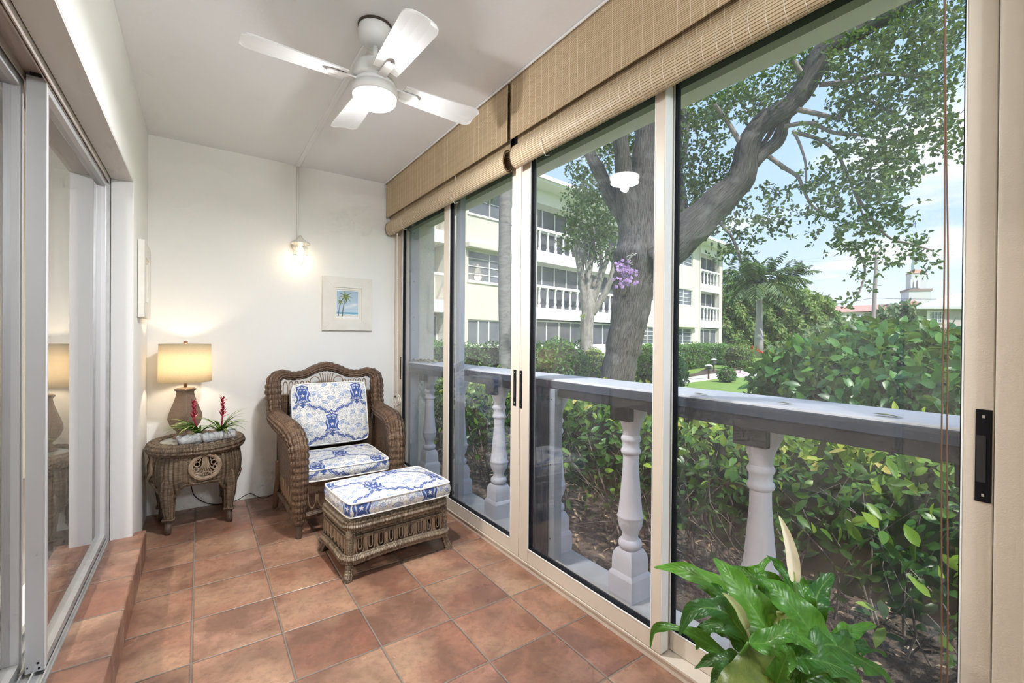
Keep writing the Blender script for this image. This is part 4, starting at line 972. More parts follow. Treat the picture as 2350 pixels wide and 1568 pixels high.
def strap_mat(name, c1, c2, c3):
    m = bpy.data.materials.new(name); m.use_nodes = True; t = NT(m.node_tree); b = m.node_tree.nodes['Principled BSDF']; s = t.sep(uvn(t))
    c = t.ramp(s[1], [(0.0, c1), (.55, c2), (1.0, c3)]); t.put(b.inputs['Base Color'], c); b.inputs['Roughness'].default_value = .32
    tr = t.n('BsdfTranslucent'); t.put(tr.inputs[0], c); mx = t.n('MixShader'); mx.inputs[0].default_value = .2
    t.l.new(b.outputs[0], mx.inputs[1]); t.l.new(tr.outputs[0], mx.inputs[2]); t.l.new(mx.outputs[0], [n for n in m.node_tree.nodes if n.type == 'OUTPUT_MATERIAL'][0].inputs[0]); return m
bm1 = strap_mat('bromeliad_leaf', (.10, .20, .03), (.14, .27, .05), (.30, .36, .09)); red = mat('crimson_bract', (.36, .012, .045), .4)
for nm, (bx, by), side_, tipz, seed, lab in (('bromeliad', (-.005, 3.505), -1, .835, 3, 'crimson-spiked bromeliad in the left end of the log planter, nearer the lamp'), ('bromeliad', (.112, 3.515), 1, .845, 8, 'crimson-spiked bromeliad in the right end of the log planter')):
    o = origin_thing(nm, (bx, by, .598), lab, 'bromeliad'); f = MB(); rg_ = np.random.default_rng(seed)
    for k in range(26):
        az = (PI if side_ < 0 else 0) + rg_.uniform(-1.3, 1.3) if k % 3 else rg_.uniform(0, 2 * PI)
        if math.sin(az) > .3: az = -az
        el = rg_.uniform(.75, 1.35); L = rg_.uniform(.16, .26) * (1.0 if abs(math.cos(az)) > .4 else .7)
        if side_ < 0 and math.cos(az) < -.5: L = min(L, .23)
        strap(f, (bx, by, .597), az, el, L, rg_.uniform(.013, .020), rg_.uniform(1.1, 2.0), rg_.uniform(-.3, .3))
    f.build('leaves', bm1, o, smooth=True)
    fl_ = MB(); hx_ = bx - .025 if side_ < 0 else bx + .012
    for k in range(26):
        z = .70 + (tipz - .715) * k / 26; az = k * 2.4; strap(fl_, (hx_ + .002 * math.cos(az), by + .002 * math.sin(az), z), az, 1.05 - .5 * (k % 3 == 0), .030 if k > 6 else .045, .012, .5, 0, 5)
    fl_.tube([(bx, by, .60), (hx_, by, .70), (hx_, by, tipz - .02)], .005, 8)
    fl_.build('flower_spike', red, o, smooth=True)

# ------------------------------------------------------------ peace lily
lm = bpy.data.materials.new('lily_leaf'); lm.use_nodes = True; t = NT(lm.node_tree); b = lm.node_tree.nodes['Principled BSDF']; s = t.sep(uvn(t))
vein = t.math('PINGPONG', t.math('ADD', t.math('MULTIPLY', s[1], 15.0), t.math('MULTIPLY', t.math('ABSOLUTE', s[0]), -5.0)), 0.5)
a_ = t.n('Attribute'); a_.attribute_name = 'tone'; 
oi = t.n('ObjectInfo'); cb_ = t.ramp(oi.outputs['Random'], [(0.0, (.018, .085, .014)), (.45, (.034, .14, .016)), (.8, (.075, .23, .022)), (1.0, (.11, .29, .03))])
mid = t.mrange(t.math('ABSOLUTE', s[0]), 0.0, .05, 1.0, 0.0)
c = t.mix(t.mrange(vein, .0, .12, .13, 0.0), cb_, (.20, .40, .08)); c = t.mix(t.math('MULTIPLY', mid, .35), c, (.26, .44, .10))
c = t.mix(t.mrange(t.noise(t.n('TexCoord').outputs['Object'], 14.0, 3.0), .45, .75, 0, .4), c, (.012, .05, .012))
t.put(b.inputs['Base Color'], c); b.inputs['Roughness'].default_value = .33; b.inputs['Specular IOR Level'].default_value = .5
t.put(b.inputs['Normal'], t.bump(t.math('SUBTRACT', t.math('MULTIPLY', vein, 1.0), t.math('MULTIPLY', mid, .5)), .0009))
tr_ = t.n('BsdfTranslucent'); t.put(tr_.inputs[0], t.mix(.5, c, (.25, .42, .02))); mx_ = t.n('MixShader'); mx_.inputs[0].default_value = .32
t.l.new(b.outputs[0], mx_.inputs[1]); t.l.new(tr_.outputs[0], mx_.inputs[2]); t.l.new(mx_.outputs[0], [n for n in lm.node_tree.nodes if n.type == 'OUTPUT_MATERIAL'][0].inputs[0])
M['lily'] = lm
olive = mat('yellowing_lily_leaf', (.11, .13, .018), .4, noise=(16.0, 0.9), col2=(.035, .065, .010), bump=(40.0, .002))
pot = Vector((1.055, .470, 0)); lily = origin_thing('peace_lily', (pot.x, pot.y, 0.0), 'large potted peace lily with a cream bloom by the right-hand window', 'potted plant')
MB().lathe([(.10, 0), (.112, .012), (.135, .24), (.145, .262), (.145, .272), (.134, .272), (.130, .245), (.02, .24)], (pot.x, pot.y, 0), 40).build('pot', mat('white_ceramic_pot', (.72, .70, .66), .3), lily, smooth=True)
MB().lathe([(.129, .235), (.06, .25), (.01, .252)], (pot.x, pot.y, 0), 24).build('soil', mat('potting_soil', (.05, .035, .025), .95, bump=(70.0, .01)), lily)
def lc(cx_, cy_, d): return at(1450 + .383 * cx_, 1150 + .383 * cy_, d)
def broad(pts, w, mt, name='leaf', up=None, fold=.20, wave=.012, tipw=0.0, m=7, stalk=True, cup=0.0):
    """pts from stalk end to tip, in world space"""
    P = smooth_path(pts, m); n = len(P) - 1; V = []; U = []; FR = []
    for i, p in enumerate(P):
        d = (P[min(i + 1, n)] - P[max(i - 1, 0)]).normalized(); cam_dir = (Vector((0, 0, EYE)) - p).normalized()
        ref = up if up is not None else (cam_dir * .75 + Vector((0, 0, 1)) * .55).normalized()
        side = d.cross(ref).normalized(); nn = side.cross(d).normalized(); FR.append((p, side, nn))
    NS = 8
    for i, (p, side, nn) in enumerate(FR):
        t_ = i / n; ww = w * (math.sin(PI * min(1, t_ ** .62 * 1.0)) ** .75 if 0 < t_ < 1 else 0) + .0008
        for k in range(NS + 1):
            s = k / NS * 2 - 1; z = fold * abs(s) ** 1.3 * ww * .5 - cup * s * s * ww + wave * math.sin(t_ * 17 + s * 1.2) * abs(s) ** 2 * (ww / max(w, 1e-6))
            q_ = p + side * s * ww * .5 + nn * z
            if q_.x > 1.405: q_.x = 1.405
            V.append(q_); U.append((s * .5, t_))
    F = [(i * (NS + 1) + k, i * (NS + 1) + k + 1, (i + 1) * (NS + 1) + k + 1, (i + 1) * (NS + 1) + k) for i in range(n) for k in range(NS)]
    mb = MB().add(V, F, U)
    if stalk:
        p0 = P[0]; r0 = Vector((pot.x + random.uniform(-.05, .05), pot.y + random.uniform(-.05, .05), .25)); k0 = len(mb.v)
        ph = p0 + (p0 - P[2]).normalized() * (p0 - r0).length * .35
        mb.tube(smooth_path([r0, r0.lerp(ph, .55) + Vector((0, 0, .02)), p0], 5), .0035, 6); 
    return mb.build(name, mt, lily, smooth=True)
def LF(pp, w, mt=None, **k): return broad([lc(*p) for p in pp], w * .383 / FPX * pp[len(pp) // 2][2] * 1.1, mt or M['lily'], **k)
LF([(660, 740, 1.04), (600, 620, 1.06), (470, 490, 1.10), (300, 415, 1.12), (130, 398, 1.14)], 125)
LF([(870, 850, .98), (790, 740, .98), (700, 600, 1.0), (600, 465, 1.02), (490, 342, 1.05)], 190)
LF([(690, 690, 1.04), (620, 620, 1.05), (520, 550, 1.08), (385, 508, 1.12)], 105)
LF([(740, 900, 1.0), (640, 760, .98), (560, 670, .98), (440, 640, .99), (345, 680, 1.0), (285, 805, 1.0)], 130)
LF([(700, 1000, 1.02), (600, 950, 1.02), (450, 850, 1.05), (320, 780, 1.07), (200, 752, 1.10), (130, 785, 1.12), (110, 882, 1.12)], 62)
LF([(640, 770, 1.08), (540, 750, 1.09), (440, 770, 1.10), (385, 893, 1.10)], 95)
LF([(720, 960, 1.0), (680, 880, 1.0), (600, 790, 1.02), (500, 742, 1.05), (395, 748, 1.07)], 95)
LF([(740, 1010, .97), (620, 960, .98), (500, 950, 1.0), (375, 1003, 1.02)], 85)
LF([(900, 900, .93), (820, 960, .91), (720, 1020, .89), (600, 1090, .87), (480, 1180, .86)], 210, olive, fold=.12, cup=.05)
LF([(1120, 930, .94), (1120, 850, .94), (1030, 720, .95), (930, 600, .96), (850, 520, .98), (785, 480, .99)], 185, cup=.06)
LF([(880, 860, .92), (900, 800, .91), (910, 740, .90), (880, 690, .90), (862, 665, .90)], 100, olive)
LF([(700, 850, .90), (800, 850, .89), (900, 800, .88), (980, 800, .88), (1050, 860, .88), (1115, 915, .88)], 120)
LF([(1060, 760, 1.03), (1090, 640, 1.03), (1130, 530, 1.05), (1210, 432, 1.07)], 130)
LF([(1040, 740, 1.0), (1040, 620, 1.0), (1010, 500, 1.02), (985, 440, 1.03)], 95)
LF([(1070, 720, 1.06), (1080, 580, 1.07), (1110, 500, 1.08), (1190, 520, 1.09)], 90)
LF([(1080, 900, .92), (1200, 860, .93), (1330, 930, .95), (1450, 1000, .98), (1560, 1085, 1.0)], 170, cup=.05)
LF([(1180, 900, 1.0), (1250, 830, 1.02), (1340, 770, 1.05), (1465, 745, 1.08)], 100)
LF([(1150, 930, .98), (1260, 870, .99), (1360, 860, 1.01), (1430, 885, 1.03)], 130)
LF([(1220, 900, 1.02), (1340, 870, 1.04), (1430, 885, 1.06), (1530, 935, 1.08)], 50)
LF([(950, 930, .90), (1080, 950, .88), (1220, 990, .88), (1380, 1085, .88)], 150)
LF([(900, 620, 1.08), (820, 540, 1.09), (720, 450, 1.10), (590, 388, 1.12)], 85)
LF([(1010, 640, 1.06), (960, 520, 1.07), (890, 400, 1.09), (808, 325, 1.10)], 60)
LF([(700, 620, 1.10), (710, 500, 1.11), (770, 400, 1.12), (835, 338, 1.13)], 62)
LF([(930, 640, 1.10), (850, 500, 1.11), (760, 430, 1.12), (690, 395, 1.13)], 80)
LF([(1080, 920, 1.0), (1090, 830, 1.0), (1110, 740, 1.02), (1122, 672, 1.03)], 60)
LF([(1060, 760, 1.12), (1110, 670, 1.14), (1160, 645, 1.15), (1215, 665, 1.16)], 55)
LF([(860, 1120, .88), (900, 1000, .86), (930, 920, .85), (905, 850, .86)], 110)
LF([(1000, 1100, .92), (1150, 1040, .90), (1300, 1090, .90), (1380, 1180, .90)], 170)
LF([(700, 1120, .95), (620, 1040, .93), (540, 1030, .92), (470, 1110, .92)], 110)
LF([(860, 740, 1.06), (830, 640, 1.07), (800, 560, 1.08), (760, 500, 1.10)], 110)
LF([(950, 760, 1.08), (930, 640, 1.08), (905, 540, 1.09), (900, 470, 1.10)], 90)
LF([(760, 940, 1.06), (700, 860, 1.08), (640, 800, 1.09), (560, 790, 1.10)], 120)
LF([(1000, 900, 1.06), (1010, 800, 1.08), (1050, 720, 1.08), (1090, 640, 1.09)], 120)
LF([(1180, 1000, 1.05), (1260, 940, 1.07), (1330, 940, 1.08), (1420, 1010, 1.10)], 130)
sp = mat('cream_spathe', (.78, .72, .56), .5, noise=(10.0, .5), col2=(.60, .62, .34))
fl1 = broad([lc(978, 490, 1.0), (lc(962, 360, 1.0)), lc(930, 220, 1.0), lc(880, 88, 1.0)], .025, sp, 'flower', fold=.75, wave=.002, stalk=False)
MB().tube(smooth_path([lc(980, 900, 1.0), lc(985, 640, 1.0), lc(978, 480, 1.0)], 5), .004, 8).build('flower_stem', mat('lily_stem', (.10, .20, .05), .4), lily, smooth=True)
MB().tube(smooth_path([lc(980, 485, 1.003), lc(974, 440, 1.004), lc(968, 400, 1.004)], 5), [.003, .005, .006, .006, .006, .006, .006, .006, .005, .004, .002], 8).build('spadix', mat('lily_spadix', (.40, .45, .15), .6), lily, smooth=True)
broad([lc(690, 770, .97), lc(640, 670, .97), lc(590, 600, .97), lc(540, 550, .97)], .019, mat('closed_spathe', (.36, .38, .18), .5), 'flower', fold=.9, wave=.001, stalk=True)
# ============================================================ outside: balustrade and shutter posts
M['conc'] = mat('pale_painted_concrete', (0.66, 0.64, 0.60), 0.85, noise=(7.0, 0.8), col2=(0.48, 0.46, 0.43), bump=(50.0, .003))
M['balu'] = mat('white_grey_baluster', (0.76, 0.75, 0.80), 0.75, noise=(9.0, 0.4), col2=(0.66, 0.65, 0.70))
struct('floor_outer', MB().box(1.44, -2.0, -.30, 1.785, 4.6, 0.0), M['conc'])
bal = origin_thing('balustrade', (1.71, 1.5, 0), 'concrete balustrade with turned balusters and weathered handrail outside the windows', 'balustrade')
MB().box(1.572, -2.0, .968, 1.85, 4.0, 1.012).build('handrail', mat('weathered_rail_paint', (.80, .79, .79), .8, noise=(9.0, .6), col2=(.72, .71, .70), bump=(24.0, .004)), bal, bevel=.012)
MB().box(1.562, -2.0, .966, 1.573, 4.0, 1.004).build('shaded_rail_face', M['slate'], bal, bevel=.002)  # dark strip puts the shade on the handrail's inner side into colour
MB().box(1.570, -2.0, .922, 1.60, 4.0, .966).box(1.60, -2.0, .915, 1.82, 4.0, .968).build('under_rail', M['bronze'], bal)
for y in (3.75, 3.17, 2.60, 2.00, 1.44, .83, .23, -.37):
    b_ = MB().box(1.638, y - .072, 0, 1.782, y + .072, .098)
    b_.sqloft([(.072, .098), (.066, .112), (.060, .118), (.060, .175), (.056, .200), (.044, .222)], (1.71, y, 0))
    b_.lathe([(.040, .222), (.052, .232), (.057, .246), (.052, .262), (.040, .270), (.037, .290), (.041, .305), (.054, .330), (.0595, .358), (.0595, .372), (.062, .376), (.062, .382), (.058, .388), (.053, .43), (.045, .52), (.038, .61), (.0365, .675), (.045, .682), (.048, .692), (.045, .702), (.040, .708), (.040, .735), (.045, .742), (.048, .752), (.045, .762), (.039, .770), (.042, .800), (.053, .832), (.058, .842), (.060, .852), (.072, .872), (.072, .922)], (1.71, y, 0), 28)
    bo = b_.build('baluster', M['balu'], bal, smooth=True); bo.data.set_sharp_from_angle(angle=0.7)
    MB().box(1.634, y - .055, .845, 1.665, y + .068, .922).build('bracket', M['bronze'], bal, bevel=.004)
sp_ = origin_thing('shutter_post', (1.56, 1.95, 0), 'ribbed dark grey aluminium shutter post standing outside between the window panels', 'post')
m_ = MB().box(1.555, 1.870, 0, 1.595, 2.075, .962)
for y in (1.885, 1.925, 1.935, 1.975, 1.985, 2.03, 2.04): m_.box(1.549, y - .003, 0, 1.556, y + .003, .962)
m_.build('stacked_slats', M['slate'], sp_, bevel=.001)
MB().box(1.552, 1.822, 0, 1.605, 1.868, .962).build('flange', mat('pale_blue_grey_metal', (.36, .40, .44), .5), sp_, bevel=.002)
MB().box(1.5505, 1.848, .15, 1.5525, 1.855, .157).box(1.5505, 1.848, .55, 1.5525, 1.855, .557).box(1.5505, 1.848, .90, 1.5525, 1.855, .907).build('rivet', M['black'], sp_)
sf = origin_thing('shutter_post', (1.60, 3.95, 0), 'tall dark shutter track with a riveted pale flange at the far end of the balustrade', 'post')
MB().box(1.545, 3.93, 0, 1.600, 3.98, 2.31).build('track', M['slate'], sf)
MB().box(1.600, 3.945, 0, 1.680, 3.955, 2.31).build('flange', mat('pale_blue_grey_metal_b', (.40, .43, .48), .5), sf)
rv = MB()
for z in (.35, .62, .95, 1.3, 1.42, 1.75, 2.2): rv.box(1.628, 3.943, z, 1.636, 3.946, z + .008)
rv.build('rivet', M['black'], sf)
M['stucco'] = mat('cream_stucco', (0.78, 0.75, 0.62), 0.9, noise=(3.0, .4), col2=(.72, .69, .57), bump=(60.0, .006))
tag(MB().box(1.45, 4.03, -.3, 1.875, 4.9, 3.0).build('wall_pier', M['stucco']), kind='structure')
struct('wall_own_building', MB().box(-8, 4.9, -.3, 1.7, 9.0, 9.0), M['stucco'])
dl = leaf_mat('fallen_leaf', [(.30, .30, .14), (.42, .38, .20)], transl=.1)
for k, (y, x, l) in enumerate(((1.05, 1.62, .06), (.74, 1.63, .055), (.47, 1.62, .07))):
    leaf_cloud('fallen_leaf', [(x, y, 1.013 + .004)], [(.1, -1, .0)], [(.1, 0, 1)], l, l * .45, dl, big=True, curl=.04, label=('fallen leaf on the handrail, farthest of three', 'fallen leaf on the handrail, middle one of three', 'fallen leaf on the handrail, nearest of three')[k], cat='leaf', group='dead leaves on the handrail')
n = 60; leaf_cloud('leaf_litter', np.c_[rng.uniform(1.60, 1.72, n), rng.uniform(3.55, 3.95, n), rng.uniform(1.013, 1.035, n)], rdir(n) * [1, 1, .2], rdir(n, 2), .04, .015, leaf_mat('dry_litter', [(.20, .12, .05), (.40, .30, .12), (.10, .06, .03)]), label='dry brown leaf litter gathered on the far end of the handrail', cat='leaf litter', kind='stuff')

# ============================================================ ground
def gpoly(name, pts, z, m, label=None, cat=None, kind=None, th=.03):
    P = [(p[0], p[1]) for p in pts]
    return MB().prism(P, 2, z - th, z).build(name, m, label=label, cat=cat, kind=kind)
grass = mat('lawn_grass', (.16, .30, .045), .9, noise=(1.2, .8), col2=(.25, .36, .07), bump=(60.0, .02))
tag(MB().box(-60, -60, -.6, 260, 260, -.30).build('lawn', grass), 'bright green lawn between the apartment buildings', 'lawn', kind='structure')
mul = mat('brown_mulch', (.13, .095, .07), .95, noise=(9.0, 1.0), col2=(.06, .045, .035), bump=(40.0, .03))
MB().box(1.785, -3, -.34, 4.3, 12, -.285).build('mulch_bed', mul, kind='structure')
n = 3800; X = rng.uniform(1.92, 4.2, n); Y = rng.uniform(-1, 9, n)
leaf_cloud('ground_litter', np.c_[X, Y, rng.uniform(-.285, -.255, n)], rdir(n) * [1, 1, .25], rdir(n, 2.5), rng.uniform(.03, .08, n), rng.uniform(.012, .03, n), leaf_mat('dead_leaf_litter', [(.10, .06, .035), (.30, .19, .11), (.52, .40, .27), (.16, .10, .06)], transl=.05), label='dry fallen leaves and twigs scattered under the hedge', cat='leaf litter', kind='stuff')
pth = [gnd(*p, z=-.29) for p in ((1480, 891), (1540, 883.5), (1625, 872.4), (1652, 868), (1692, 866.5), (1760, 864), (1760, 850), (1698, 851), (1683, 852.5), (1648, 857), (1625, 859.5), (1589, 865), (1540, 872), (1480, 880))]
gpoly('garden_path', pth, -.285, mat('pale_path_concrete', (.68, .62, .57), .9, noise=(3.0, .4)), kind='structure')
gpoly('mulch_patch', [gnd(*p, z=-.29) for p in ((1540, 871), (1589, 864), (1648, 856), (1655, 851), (1620, 845), (1600, 856), (1560, 864), (1540, 866))], -.288, mul, kind='structure')  # mulch whose dark shape also stands in for shade under the bushes

# ============================================================ plants
def ellips(c, r, n, shell=.25, zmin=None, flat=0.0):
    d = rdir(n * 2); d = d[d[:, 2] > -.55][:n]; k = 1 - shell * rng.random(len(d)) ** 1.5
    lump = 1 + .10 * np.sin(d[:, 0] * 7 + c[0]) * np.cos(d[:, 2] * 6 + d[:, 1] * 5)
    e = np.sign(d) * np.abs(d) ** (1 - flat)
    P = np.array(c) + e * np.array(r) * (k * lump)[:, None]
    return P, d
def core(name, c, r, m, parent, flat=0.0, k=.86):
    V = []; n1, n2 = 14, 20
    for j in range(n1 + 1):
        a = -PI / 2 + PI * j / n1
        for i in range(n2):
            b = 2 * PI * i / n2; e = [math.cos(a) * math.cos(b), math.cos(a) * math.sin(b), math.sin(a)]
            e = [math.copysign(abs(x) ** (1 - flat), x) for x in e]; V.append([c[q_] + e[q_] * r[q_] * k for q_ in range(3)])
    F = [(j * n2 + i, j * n2 + (i + 1) % n2, (j + 1) * n2 + (i + 1) % n2, (j + 1) * n2 + i) for j in range(n1) for i in range(n2)]
    return MB().add(V, F).build(name, m, parent, smooth=True)
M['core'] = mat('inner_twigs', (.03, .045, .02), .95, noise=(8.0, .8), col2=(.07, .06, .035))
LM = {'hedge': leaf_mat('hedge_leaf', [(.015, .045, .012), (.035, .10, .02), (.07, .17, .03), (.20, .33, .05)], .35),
      'lime': leaf_mat('lime_leaf', [(.08, .18, .03), (.20, .36, .04), (.36, .50, .07), (.50, .40, .12)], .35, .4),
      'bush': leaf_mat('bush_leaf', [(.03, .09, .022), (.075, .20, .04), (.16, .33, .065)], .4),
      'dull': leaf_mat('dull_leaf', [(.04, .08, .035), (.08, .15, .06), (.15, .22, .08)], .5),
      'oak': leaf_mat('canopy_leaf', [(.018, .045, .022), (.04, .09, .032), (.075, .15, .045), (.19, .25, .06)], .45, .3),
      'big': leaf_mat('hibiscus_leaf', [(.012, .05, .016), (.03, .11, .028), (.06, .19, .04), (.15, .33, .06)], .35, .3),
      'wall': leaf_mat('ficus_leaf', [(.05, .13, .03), (.11, .22, .05), (.22, .33, .08), (.30, .36, .12)], .6, .3),
      'far': leaf_mat('far_leaf', [(.07, .13, .07), (.12, .20, .09), (.20, .28, .12)], .6, .2)}
def bush(name, label, c, r, n, L, lm, cat='bush', flat=0.0, group=None, big=False, W=.5):
    o = origin_thing(name, (c[0], c[1], -.3), label, cat, group)
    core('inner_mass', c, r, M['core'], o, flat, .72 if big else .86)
    P, d = ellips(c, r, n, flat=flat)
    N = unit(d * .8 + rdir(len(P)) * .9); D = unit(np.cross(N, rdir(len(P))) + np.array([0, 0, -.25]) + d * .3)
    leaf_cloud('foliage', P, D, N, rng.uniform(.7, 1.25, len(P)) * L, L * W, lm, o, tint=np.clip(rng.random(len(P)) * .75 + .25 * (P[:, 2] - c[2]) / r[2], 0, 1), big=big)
    return o
def pxbush(name, label, px, py_top, wpx, dist, n, L, lm, depth=None, **k):
    c = at(px, 800, dist); top = at(px, py_top, dist).z; rx = wpx / 2 / FPX * dist; zc = (-.35 + top) / 2
    return bush(name, label, (c.x, c.y, zc), (rx, depth or rx, (top + .35) / 2), n, L, lm, **k)

# ---- near hedge
hd = origin_thing('hedge', (2.7, 2.0, -.3), 'leafy green hedge with yellow-green tips just beyond the balustrade', 'hedge')
def hedgepts(n, zlo, zhi, bias):
    x = rng.uniform(2.25, 3.15, n); y = rng.uniform(-1.2, 8.5, n); z = zlo + (zhi - zlo) * rng.random(n) ** bias
    return np.c_[x, y, z + .05 * np.sin(y * 3.1) * (z > .5)]
P = hedgepts(5200, -.12, .76, .62); P[:, 0] = 2.25 + (P[:, 0] - 2.25) * (.35 + .65 * rng.random(len(P)))
P[:, 0] += .30 * np.clip((.45 - P[:, 2]), 0, .5)
D = rdir(len(P)) * [1, 1, .8] + np.array([-.35, 0, .1]); N = unit(rdir(len(P)) + np.array([-.9, 0, .9]))
t_ = np.clip((P[:, 2] - .1) / .7, 0, 1) * .55 + rng.random(len(P)) * .45  # paler upwards: the lit hedge top is put into the leaf colour
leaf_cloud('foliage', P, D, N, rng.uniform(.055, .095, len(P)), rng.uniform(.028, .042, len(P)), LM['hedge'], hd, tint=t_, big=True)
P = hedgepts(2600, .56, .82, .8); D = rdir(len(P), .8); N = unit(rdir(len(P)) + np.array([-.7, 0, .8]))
leaf_cloud('lit_top_leaves', P, D, N, rng.uniform(.05, .085, len(P)), rng.uniform(.024, .036, len(P)), LM['lime'], hd, big=True)  # hedge-top leaves, their sunlit yellow-green put into the colour
P = hedgepts(260, .0, .6, 1.0); P[:, 0] = rng.uniform(2.15, 2.35, len(P)); D = rdir(len(P), .2) + np.array([-.5, 0, 0]); N = unit(rdir(len(P)) + np.array([-.9, 0, .6]))
leaf_cloud('loose_leaves', P, D, N, rng.uniform(.06, .10, len(P)), rng.uniform(.032, .046, len(P)), LM['lime'], hd, tint=rng.random(len(P)) * .6, big=True)
tw = MB()
for k in range(230):
    x, y = rng.uniform(2.4, 3.1), rng.uniform(-1.0, 8.0); p = Vector((x, y, -.3)); d = Vector((rng.uniform(-.5, .2), rng.uniform(-.6, .6), 1)).normalized(); pts = [p.copy()]
    for j in range(6): p = p + d * .16; d = (d + Vector(rng.normal(size=3)) * .28).normalized(); d.z = abs(d.z); pts.append(p.copy())
    r0 = rng.uniform(.003, .009); tw.tube(pts, [r0 * (1 - .12 * j) for j in range(7)], 5)
tw.build('branches', bark_mat('hedge_twig', (.11, .09, .075), (.24, .20, .17), 40, 20, .002), hd)
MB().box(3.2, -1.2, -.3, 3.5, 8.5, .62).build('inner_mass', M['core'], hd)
P = np.c_[rng.uniform(3.1, 3.55, 2500), rng.uniform(-1.2, 8.5, 2500), rng.uniform(-.1, .80, 2500)]
leaf_cloud('foliage', P, rdir(2500), unit(rdir(2500) + np.array([-.5, 0, 1])), .08, .038, LM['hedge'], hd, tint=rng.random(2500))

# ---- big shrub and garden bushes
c = at(2030, 850, 4.9)
sh_ = bush('hibiscus_shrub', 'large broad-leaved green shrub beyond the handrail, right of the lawn', (c.x, c.y, .48), (1.42, 1.25, .93), 6000, .15, LM['big'], cat='shrub', big=True, W=.50)
fls = [at(1738, 803, 4.2), at(1727, 797, 4.2), at(1746, 806, 4.25)]
rf = leaf_mat('scarlet_petal', [(.75, .05, .03), (.85, .12, .06)], .5)
P = np.concatenate([[list(f)] * 5 for f in fls]); leaf_cloud('flowers', P, rdir(15), rdir(15), .03, .022, rf, sh_)
pxbush('round_bush', 'rounded dark green clipped bush left of the big tree trunk', 1283, 778, 140, 12.0, 2200, .10, LM['bush'])
pxbush('round_bush', 'bright green rounded bush just right of the big tree trunk', 1517, 806, 116, 13.0, 2000, .10, LM['bush'])
pxbush('round_bush', 'small yellow-green bush between the round bush and the trunk', 1362, 800, 60, 16.0, 900, .10, LM['lime'])
pxbush('round_bush', 'flat-topped olive bush behind the bench at the lawn edge', 1695, 792, 60, 24.0, 1200, .12, LM['wall'], flat=.35)
pxbush('low_bush', 'small spreading green plant beside the path', 1669, 843, 40, 16.5, 500, .09, LM['bush'])
def boxhedge(label, p0, p1, top, n, L, lm, th=1.0):
    a, b = Vector((p0[0], p0[1], 0)), Vector((p1[0], p1[1], 0)); o = origin_thing('clipped_hedge', (a.x, a.y, -.3), label, 'hedge')
    d = (b - a); ln = d.length; d.normalize(); s_ = Vector((-d.y, d.x, 0)); V = []
    for t in (.3, ln - .3):
        for w_ in (-th / 2 + .08, th / 2 - .08):
            for z in (-.3, top - .08): q_ = a + d * t + s_ * w_; V.append((q_.x, q_.y, z))
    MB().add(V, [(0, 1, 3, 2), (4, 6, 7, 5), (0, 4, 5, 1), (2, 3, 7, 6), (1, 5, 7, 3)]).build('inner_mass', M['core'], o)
    t = rng.uniform(0, ln, n); face = rng.random(n); en = rng.random(n) < .25; t = np.where(en, rng.choice([0, ln], n) + rng.uniform(-.1, .15, n), t); w_ = np.where(face < .55, -th / 2 - .05 * rng.random(n), rng.uniform(-th / 2, th / 2, n)); w_ = np.where((face > .9), th / 2, w_); w_ = np.where(en, rng.uniform(-th / 2, th / 2, n), w_)
    z = np.where((face >= .55) & (face <= .9), top + .06 * rng.normal(size=n), rng.uniform(-.25, top, n))
    P = np.array(a) + np.outer(t, np.array(d)) + np.outer(w_, np.array(s_)); P[:, 2] = z + .04 * np.sin(t * 2.3)
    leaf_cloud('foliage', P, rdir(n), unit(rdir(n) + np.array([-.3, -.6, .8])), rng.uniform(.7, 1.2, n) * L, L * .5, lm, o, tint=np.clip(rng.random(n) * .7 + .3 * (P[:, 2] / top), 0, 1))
    return o
def xy(px, d): p = at(px, 800, d); return (p.x, p.y)
boxhedge('clipped green hedge at the foot of the building, left of the palm trunk', xy(940, 15.0), xy(1230, 15.0), 1.02, 3200, .10, LM['bush'])
boxhedge('clipped hedge below the building windows, right of the big tree', xy(1440, 19), xy(1606, 26.0), .96, 2600, .13, LM['bush'])
boxhedge('clipped hedge in front of the end balconies of the building', xy(1614, 28.4), xy(1676, 28.6), .92, 1800, .13, LM['bush'])
boxhedge('long dark hedge in front of the grey-roofed house', xy(2040, 24), xy(2330, 27), 1.9, 3200, .14, LM['dull'])

# ---- big tree
bark = bark_mat('rough_bark', (.050, .043, .040), (.23, .21, .20), 44, 4.2, .07, lich=(.33, .33, .32))
tree = origin_thing('shade_tree', tuple(gnd(1412, 920)), 'huge old tree with rough grey trunk and spreading limbs over the lawn', 'tree')
def limb(name, pts, wd, par, m, n=14, jit=.02):
    """pts (px, py, dist), widths in photo pixels"""
    P = [at(*p) for p in pts]; R = [w_ / 2 / FPX * p[2] for w_, p in zip(wd, pts)]
    S = smooth_path(P, 6); R2 = smooth_vals(R, 6); R2 = [r * (1 + jit * 3 * math.sin(i * 1.1) * .5 + jit * rng.normal()) for i, r in enumerate(R2)]
    return MB().tube(S, R2, n).build(name, m, par, smooth=True)
limb('trunk', [(1402, 960, 10.5), (1410, 900, 10.5), (1419, 850, 10.5), (1432, 790, 10.5), (1446, 720, 10.5), (1456, 650, 10.5), (1465, 590, 10.5), (1470, 530, 10.5), (1476, 440, 10.4)], [118, 86, 76, 78, 84, 96, 112, 92, 50], tree, bark, 22)
